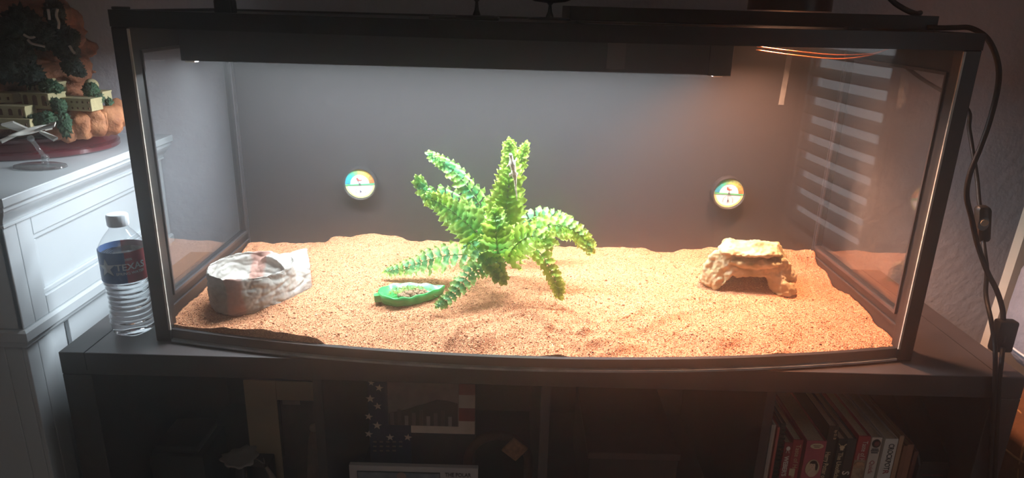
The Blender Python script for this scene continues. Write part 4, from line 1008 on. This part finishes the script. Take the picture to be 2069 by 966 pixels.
t, _ = book(.4445, .4615, -.155, Yb + .002, .19, '9e1f2e', 'red book titled Taste of Home beside the pink book')
spine(t, 'Taste of Home', .0115, .4505, -.164, Yb + .002, LC, 0, .95)
MB().box(.446, .4555, Yb + .0012, Yb + .0019, -.226, -.212).build('spine_label', LC, t)
MB().box(.4455, .456, Yb + .0022, Yb + .025, -.1546, -.1535).build('grey_tab', mat('tab_grey', '6f665e', .7), t) if False else None
t, Mp = book(.4665, .5005, -.155, Yb, .19, 'b04a58', 'wide pink book with an oval portrait of a woman on its spine')
disc((.4845, Yb - .0004, -.1645), .0112, (1, 0, 0), (0, 0, 1), 32, .0052).build('title_oval', LC, t)
for i, zz in enumerate((-.1632, -.1662)): MB().box(.478 + i * .002, .491 - i * .002, Yb - .0016, Yb - .0008, zz - .0005, zz + .0005).build('title_line', mat('title_brown', '7a5648', .7), t)
ov = disc((.4835, Yb - .0004, -.2085), .0118, (1, 0, 0), (0, 0, 1), 36, .0170).build('portrait_oval', LC, t)
SK, HA = mat('portrait_skin', 'd8b8a0', .7), mat('portrait_hair', '3a221c', .7)
def pd(n, x, z, rx, rz, M, d): disc((x, Yb - .0010 - d, z), rx, (1, 0, 0), (0, 0, 1), 20, rz, .0003).build(n, M, ov)
pd('hair', .4838, -.1985, .0064, .0058, HA, 0); pd('ponytail', .4902, -.2055, .0022, .0072, HA, 0); pd('face', .4825, -.2025, .0048, .0062, SK, .0005)
pd('fringe', .4835, -.1968, .0052, .0020, HA, .0010); pd('neck', .4835, -.2095, .0018, .0040, SK, .0003); pd('shoulders', .4835, -.2185, .0075, .0072, SK, .0004)
for dx in (-.0018, .0016): pd('eye', .4822 + dx, -.2018, .0005, .0004, HA, .0010)
pd('mouth', .4822, -.2056, .0010, .0004, LR, .0010)
t, _ = book(.5012, .5185, -.128, Yb + .004, .17, '211b17', 'tall black book lettered in cream next to the pink book')
spine(t, 'by D. B', .0060, .5120, -.135, Yb + .004, LC, .0001)
spine(t, 'Harry Potter or', .0120, .5035, -.178, Yb + .004, LC, .0002, .72)
t, _ = book(.5192, .5345, -.150, Yb, .17, '1d1816', 'black book titled The Unofficial under a pale emblem')
disc((.5272, Yb - .0004, -.1655), .0042, (1, 0, 0), (0, 0, 1), 18, .0036).build('emblem', LC, t)
em = MB()
for sg in (-1, 1): em.tube([(.5272 + sg * .0022, Yb - .0008, -.1632), (.5272 + sg * .0066, Yb - .0008, -.1585)], .0009, 5)
MB().box(.5245, .5299, Yb - .0012, Yb - .0003, -.1712, -.1690).build('emblem_base', LC, t); em.build('emblem_prongs', LC, t)
spine(t, 'The Unofficial', .0112, .5232, -.176, Yb, LC, .0002, .85)
t, _ = book(.5352, .5508, -.150, Yb + .001, .17, '2c2a29', 'dark grey book with a large white S low on its spine')
spine(t, 'S', .0170, .5370, -.2135, Yb + .001, LW, .0003)
t, _ = book(.5520, .5730, -.143, Yb, .19, 'a32830', 'red Taste of Home book with a food picture low on its spine')
spine(t, 'Taste of Home', .0122, .5610, -.152, Yb, LW, 0, .78); spine(t, 'recipes', .0050, .5570, -.176, Yb, LW)
MB().box(.5525, .5725, Yb - .0006, Yb + .0001, -.240, -.190).build('picture', mat('food_picture', '7a5c44', .6, .3, 90, hex2='b9a184'), t)
disc((.562, Yb - .0010, -.199), .0085, (1, 0, 0), (0, 0, 1), 20, .0062).build('bread', mat('bread', 'b08660', .7, .25, 200), t)
t, _ = book(.5750, .5925, -.145, Yb, .19, 'c9bfb2', 'white book with a round brown emblem on its spine')
dc = disc((.5838, Yb - .0004, -.1565), .0072, (1, 0, 0), (0, 0, 1), 28, .0080).build('round_emblem', mat('emblem_brown', '2c1a18', .6), t)
disc((.5838, Yb - .0012, -.1560), .0042, (1, 0, 0), (0, 0, 1), 20, .0048).build('emblem_face', mat('emblem_red', '7a3a36', .6), dc)
for i, (zz, ww) in enumerate(((-.1675, .0055), (-.1708, .0068), (-.1745, .0055))): MB().box(.5838 - ww, .5838 + ww, Yb - .0010, Yb - .0002, zz - .0011, zz + .0011).build('title_line', mat('title_grey', '5a5250', .7), t)
spine(t, 'Quick', .0110, .5800, -.190, Yb, LR, 0, 1.0)
t, _ = book(.5975, .6200, -.147, Yb, .18, 'cdc6bd', 'wide pale book lettered CROCK-POT')
spine(t, 'CROCKPOT', .0130, .6060, -.156, Yb, LB, .0001, .74); spine(t, 'R', .0130, .6060, -.2085, Yb, LR, .0002)
t, _ = book(.6215, .6295, -.141, Yb + .001, .19, 'a58060', 'tan kraft-covered book beside the pale wide book')
t, _ = book(.6310, .6385, -.160, Yb, .19, '7d5038', 'reddish brown book right of the tan kraft book')
t, _ = book(.6395, .6515, -.160, Yb + .004, .19, '8a5c44', 'lighter brown book in front of the black file holder', '8f7a5a')
t, _ = book(.6525, .6600, -.172, Yb + .002, .19, '5c2f24', 'dark russet book against the black file holder')
fh = thing('file_holder', 'black magazine file holder with a sloping side right of the books', 'holder', (.68, 0, CUBE_Z))
z0 = CUBE_Z + .0004
for x in (.662, .712): MB().prism([(-.004, z0), (.26, z0), (.26, -.075), (.23, -.075), (.01, -.178), (-.004, -.195)], x, x + .0035, axis='x').build('side_plate', PLASTIC, fh)
MB().box(.6657, .7118, -.004, 0, z0, -.19).build('front_plate', PLASTIC, fh)
MB().box(.6657, .7118, .256, .26, z0, -.08).build('rear_plate', PLASTIC, fh)
text('red_lettering', 'SECOND EDITION', .0042, (.672, -.0046, -.2195), (1, 0, 0), (0, 0, 1), mat('dull_red_letter', '7a2430', .6), fh, depth=.0002) if False else None
mk = MB()
for i in range(13): mk.box(.671 + i * .0028, .6728 + i * .0028, -.0052, -.0041, -.2150 + .0004 * (i % 3), -.2128)
tag(mk.build('red_lettering', mat('dull_red_letter', '7a2430', .6), fh), 'small blurred dull red lettering')

# picture mat, flag frame, ticket frame
pm = thing('picture_mat', 'pale mat board with a dark photograph leaning in the left cubes', 'picture', (-.445, .1, CUBE_Z))
KH = mat('mat_board', 'b9a582', .8, .06, 20)
MB().bevbox(-.520, -.462, .10, .104, CUBE_Z, -.126, .0006).build('mat_side', KH, pm)
MB().bevbox(-.4615, -.392, .10, .104, -.165, -.126, .0006).build('mat_top', KH, pm)
MB().box(-.4615, -.392, .1012, .103, CUBE_Z, -.1652).build('photo', mat('dark_photo', '251f22', .4, .5, 26, hex2='4a3c36'), pm)
MB().box(-.4610, -.4565, .0995, .1012, CUBE_Z + .09, -.166).build('mat_bevel', mat('bevel_dark', '3a302a', .8), pm)
MB().box(-.452, -.420, .1004, .1012, -.174, -.1655).build('photo_sky', mat('photo_pale', '8f8378', .6, .2, 60), pm)
fl = thing('flag_photo_frame', 'photo frame with white stars on blue and red-white stripes in the second cube', 'picture frame', (-.19, .06, CUBE_Z))
FX0, FX1, FZ1, FZ0, FY = -.287, -.097, -.092, -.26, .06
NV = mat('flag_blue', '2b3048', .6, .15, 60); CR = mat('flag_white', 'c9b8a8', .7, .08, 40); RD = mat('flag_red', '8c4038', .7, .12, 40)
MB().bevbox(FX0, FX1, FY, FY + .012, CUBE_Z, FZ1, .001).build('backing', mat('frame_brown', '3a2d27', .6), fl)
MB().box(FX0 + .001, FX0 + .075, FY - .0012, FY - .0002, CUBE_Z + .06, FZ1 - .001).build('blue_field', NV, fl)
MB().box(FX0 + .0755, FX1 - .001, FY - .0012, FY - .0002, CUBE_Z + .06, FZ1 - .001 - .0265 * 4).build('dark_field', mat('flag_dark', '33272a', .6, .2, 30), fl)
for i in range(4):
    z = FZ1 - .001 - .0265 * i; MB().box(FX0 + .0755, FX1 - .001, FY - .0012, FY - .0002, z - .0262, z).build('stripe', RD if i % 2 == 0 else CR, fl)
for px, py, r in ((750, 772, 7), (766, 784, 9), (748, 806, 10), (763, 821, 9), (745, 842, 9), (762, 860, 10), (745, 877, 9), (788, 884, 9), (824, 884, 9)):
    p = at(px, py, y=FY - .0016)
    if p.z + .008 > FZ1: p.z = FZ1 - .008
    star(p, r * .00084, (1, 0, 0), (0, 0, 1), random.uniform(-.2, .2), .0004).build('star', CR, fl)
ph = MB().bevbox(-.251, -.1265, FY - .0045, FY - .0014, -.182, -.094, .0006).build('photo', mat('group_photo', '6a5a52', .35, .3, 40, hex2='84716a'), fl)
p2 = [(-.250, -.181), (-.128, -.181), (-.128, -.135), (-.145, -.130), (-.165, -.128), (-.185, -.137), (-.200, -.142), (-.22, -.150), (-.25, -.158)]
MB().prism(p2, FY - .0054, FY - .0046, axis='y').build('photo_hill', mat('photo_dark', '40332e', .4, .2, 60), ph)
for i in range(9):
    x = -.244 + i * .0128; z = -.155 + .007 * math.sin(i * 2.1)
    MB().prism([(x - .003, -.180), (x + .003, -.180), (x + .0032, z), (x - .0032, z)], FY - .0066, FY - .0056, axis='y').build('photo_person', mat('photo_shirt_%d' % (i % 3), ['6e5a56', '57483f', '8f8080'][i % 3], .5), ph)
lt = MB()
for i in range(14):
    p = at(758 + (i % 5) * 13, 893 + (i // 5) * 9, y=FY - .0016); lt.box(p.x - .0035, p.x + .0025, p.y - .0003, p.y + .0003, p.z - .0012, p.z + .0012)
lt.build('pale_lettering', mat('dim_letter', '8a7868', .7), fl)
tk = thing('ticket_frame', 'grey-white framed print lettered THE POLAR at the front of the second cube', 'picture frame', (-.2, .02, CUBE_Z))
q0, q1 = at(705, 947, y=.02), at(966, 940, y=.02)
TX0, TX1, TZ = q0.x, q1.x, (q0.z + q1.z) / 2
MB().bevbox(TX0, TX1, .02, .030, CUBE_Z, TZ, .001).build('card', mat('ticket_card', 'b5b0ae', .6, .04, 30), tk)
a, b = at(722, 966, y=.019), at(889, 958, y=.019)
MB().box(a.x, b.x, .0186, .0199, CUBE_Z + .02, b.z + .002).build('print_border', mat('print_black', '221f20', .6), tk)
MB().box(a.x + .0012, b.x - .0012, .0180, .0186, CUBE_Z + .021, b.z + .0008).build('print', mat('print_blue', '8f9498', .6, .25, 40, hex2='4a5a6c'), tk)
disc(((a.x + b.x) / 2 + .005, .0178, b.z - .006), .0085, (1, 0, 0), (0, 0, 1), 20).build('print_figure', mat('print_skin', '9a7a70', .6), tk)
c = at(899, 963, y=.0195); text('title_lettering', 'THE POLAR', .0110, (c.x, .0194, c.z), (1, 0, 0), (0, 0, 1), mat('ticket_ink', '3a2a28', .6), tk, 'LEFT', .00015, .0002, .80)
c = at(908, 977, y=.0195); text('title_lettering', 'EXPRESS TICKET', .0085, (c.x, .0194, c.z), (1, 0, 0), (0, 0, 1), mat('ticket_ink', '3a2a28', .6), tk, 'LEFT', .00015, .0002, .58)

# arched band with a square card, figurine, box, plate, stick, storage box
ab = thing('arched_band', 'brown arched band holding a tilted square tan patch beside the flag frame', 'decoration', (-.045, .06, CUBE_Z))
pts = [(-.110, .06, CUBE_Z + .009)] + [(-.055 - .055 * math.cos(a), .06, -.255 + .055 * math.sin(a)) for a in np.linspace(0, PI, 17)] + [(.000, .06, CUBE_Z + .009)]
MB().tube(pts, .0085, 10).build('band', mat('brown_leather', '4e3428', .6, .2, 60), ab, smooth=True)
p = at(1040, 908, y=.04); SQ = MB(); SQ.bevbox(-.017, .017, -.003, .003, -.017, .017, .002); Rm = Matrix.Rotation(math.radians(40), 3, 'Y')
SQ.v = [tuple(Rm @ Vector(v) + p) for v in SQ.v]; SQ.build('square_patch', mat('tan_patch', '9a7452', .7, .25, 160), ab)
bx = thing('black_case', 'small black case with a lid seam in the left cube', 'case', (-.60, .06, CUBE_Z))
MB().bevbox(-.672, -.575, .03, .13, CUBE_Z + .0003, -.240, .004).build('case_body', PLASTIC, bx, angle=40)
MB().bevbox(-.662, -.585, .035, .125, -.2395, -.222, .006).build('case_lid', mat('case_lid_black', '232324', .35), bx, angle=40)
pd_ = at(480, 935, y=.02)
MBp = MB()
n = 40; v = []
for k, (rf, dz) in enumerate(((.2, .004), (.7, .003), (1.0, .010), (1.03, .0125), (.68, .006), (.2, .0065))):
    for j in range(n): a = 2 * PI * j / n; r = .030 * rf * (1 + .10 * math.sin(a * 9) * (rf > .9)); v.append((pd_.x + r * math.cos(a), pd_.y + .01 + r * math.sin(a), pd_.z - .006 + dz + .004 * math.sin(a * 2) * (rf > .9)))
MBp.add(v, [(i * n + j, i * n + (j + 1) % n, (i + 1) * n + (j + 1) % n, (i + 1) * n + j) for i in range(5) for j in range(n)] + [tuple(range(n - 1, -1, -1)), tuple(5 * n + j for j in range(n))])
fx = thing('shell_dish', 'pale scalloped dish on a dark stand in the left cube', 'dish', (pd_.x, pd_.y + .01, CUBE_Z))
MBp.build('dish', mat('dish_pale', '8f8880', .6, .1, 40), fx, smooth=True)
MB().lathe([(.016, .0004), (.016, .006), (.010, .02), (.010, pd_.z - CUBE_Z - .004), (.008, pd_.z - CUBE_Z - .0015)], 24, (pd_.x, pd_.y + .01, CUBE_Z)).build('stand', DK, fx, angle=40)
st_ = thing('pale_stick', 'pale stick leaning beside the dark tray in the left cube', 'stick', at(556, 966, y=.03))
a, b = at(538, 944, y=.03), at(566, 990, y=.02); b2 = a + (b - a) * 2.2
MB().tube([a, a + (b - a) * .5, b, Vector((b2.x, b2.y, CUBE_Z + .004))], [.0030, .0052, .0048, .004], 8).build('stick', mat('stick_pale', '8a7a6c', .7, .2, 60), st_, smooth=True)
tr_ = thing('dark_tray', 'dark grey tray with a pale curved rim in the left cube', 'tray', (-.455, .06, CUBE_Z))
a0 = at(490, 922, y=.04); a1 = at(532, 938, y=.04)
MB().bevbox(a0.x + .010, a1.x + .006, .046, .085, CUBE_Z + .0003, a1.z - .008, .004).build('tray_body', PLASTIC, tr_, angle=40)
MB().tube(smoothpts([a0, at(508, 923, y=.04), at(522, 930, y=.04), at(534, 937, y=.04), at(532, 926, y=.04)], 5), .0012, 6).build('tray_rim', mat('tray_rim', '6a625c', .5), tr_, smooth=True)
MB().hull([a0 + Vector((0, .001, 0)), at(530, 937, y=.041), at(490, 940, y=.041), at(534, 945, y=.041), a0 + Vector((0, .01, 0)), at(530, 937, y=.055), Vector((a0.x, .05, a1.z - .012)), Vector((a1.x, .05, a1.z - .012))]).build('tray_flap', mat('tray_grey', '3f3b38', .6), tr_)
fg = thing('figurine', 'small pale bell-skirted figurine standing before the mat board', 'figurine', (at(630, 900, y=.05).x, .05, CUBE_Z))
fx_, fz = at(634, 858, y=.05).x, at(634, 858, y=.05).z
MB().lathe([(.022, .0004), (.024, .004), (.020, .07), (.012, fz - CUBE_Z - .03), (.006, fz - CUBE_Z - .012)], 28, (fx_, .05, CUBE_Z), fn=lambda r, z, a: r * (1 + .06 * math.sin(a * 7))).build('gown', mat('figurine_gown', '6e5c52', .6, .2, 60), fg, smooth=True)
MB().ico((fx_, .05, fz - .006), .008, 3).build('head', mat('figurine_head', '8a7568', .6), fg, smooth=True)
sb = thing('storage_box', 'dark brown storage box with a closed lid in the third cube', 'box', (.2, .05, CUBE_Z))
MB().bevbox(.105, .262, .03, .30, CUBE_Z + .0003, -.222, .002).build('box_body', mat('dark_box', '35251f', .7, .15, 40), sb)
MB().bevbox(.102, .265, .027, .303, -.2215, -.208, .002).build('box_lid', mat('dark_box_lid', '4a332a', .6, .15, 40), sb)

# ------------------------------------------------------------------ board and quilted things at the right edge
cb = thing('leaning_board', 'cream board leaning behind the right end of the shelf unit', 'board', (1.1, .36, FLOOR_Z))
mb = MB(); L0, L1 = at(2069, 478, y=.33), at(1990, 722, y=.33)
d = (L1 - L0); lowp = L1 + d * ((FLOOR_Z - L1.z) / d.z); hi = L0 - d * 1.2
mb.prism([(lowp.x, lowp.z), (lowp.x + .42, lowp.z), (hi.x + .42, hi.z), (hi.x, hi.z)], .33, .355, axis='y'); mb.build('board', CREAM, cb)
def cushion(name, lab, c, s, M, MP, seams):
    t = thing(name, lab, 'cushion', (c[0], c[1], c[2] - s[2]))
    mb = MB(); n1, n2 = 40, 24; v = []
    for i in range(n2 + 1):
        ph_ = PI * i / n2
        for j in range(n1):
            th = 2 * PI * j / n1; e = .45
            sgn = lambda q, p: math.copysign(abs(q) ** p, q)
            p = Vector((s[0] * sgn(math.sin(ph_), e) * sgn(math.cos(th), e), s[1] * sgn(math.sin(ph_), e) * sgn(math.sin(th), e), s[2] * sgn(math.cos(ph_), e)))
            p += p.normalized() * (.008 * mnoise.noise(p * 22) + .004 * mnoise.noise(p * 60)); v.append(Vector(c) + p)
    mb.add(v, [(i * n1 + j, i * n1 + (j + 1) % n1, (i + 1) * n1 + (j + 1) % n1, (i + 1) * n1 + j) for i in range(n2) for j in range(n1)])
    mb.build('cover', M, t, smooth=True)
    for P in seams: MB().tube(smoothpts(P, 6), .0022, 6).build('seam', MP, t, smooth=True)
QB = mat('brown_quilt', '6e4a2e', .85, .2, 30, bump=.6, bscale=90); QG = mat('grey_quilt', '8d8f9c', .85, .12, 30, bump=.6, bscale=80)
def onskin(c, sz, th, ph_):
    sg = lambda q: math.copysign(abs(q) ** .45, q)
    p = Vector((sz[0] * sg(math.sin(ph_)) * sg(math.cos(th)), sz[1] * sg(math.sin(ph_)) * sg(math.sin(th)), sz[2] * sg(math.cos(ph_))))
    return Vector(c) + p + p.normalized() * (.008 * mnoise.noise(p * 22) + .004 * mnoise.noise(p * 60))
def seams(c, sz, ths, phs):
    L = [[onskin(c, sz, math.radians(t_ + 4 * math.sin(p_ * .09)), math.radians(p_)) for p_ in range(15, 166, 10)] for t_ in ths]
    return L + [[onskin(c, sz, math.radians(t_), math.radians(p_ + 3 * math.sin(t_ * .08))) for t_ in range(150, 311, 8)] for p_ in phs]
c1, s1 = (1.075, .10, -.446), (.205, .14, .328)
c2, s2 = (1.108, .12, .020), (.215, .12, .128)
cushion('brown_cushion', 'tall brown quilted bag cushion with tan seams beside the shelf unit', c1, s1, QB, mat('tan_seam', 'b08a5c', .8), seams(c1, s1, (188, 225, 250), (38, 62, 80)))
cushion('grey_cushion', 'grey quilted cushion with white seams resting on the brown one', c2, s2, QG, mat('white_seam', 'd6d6da', .8), seams(c2, s2, (186, 222, 255), (60, 105)))
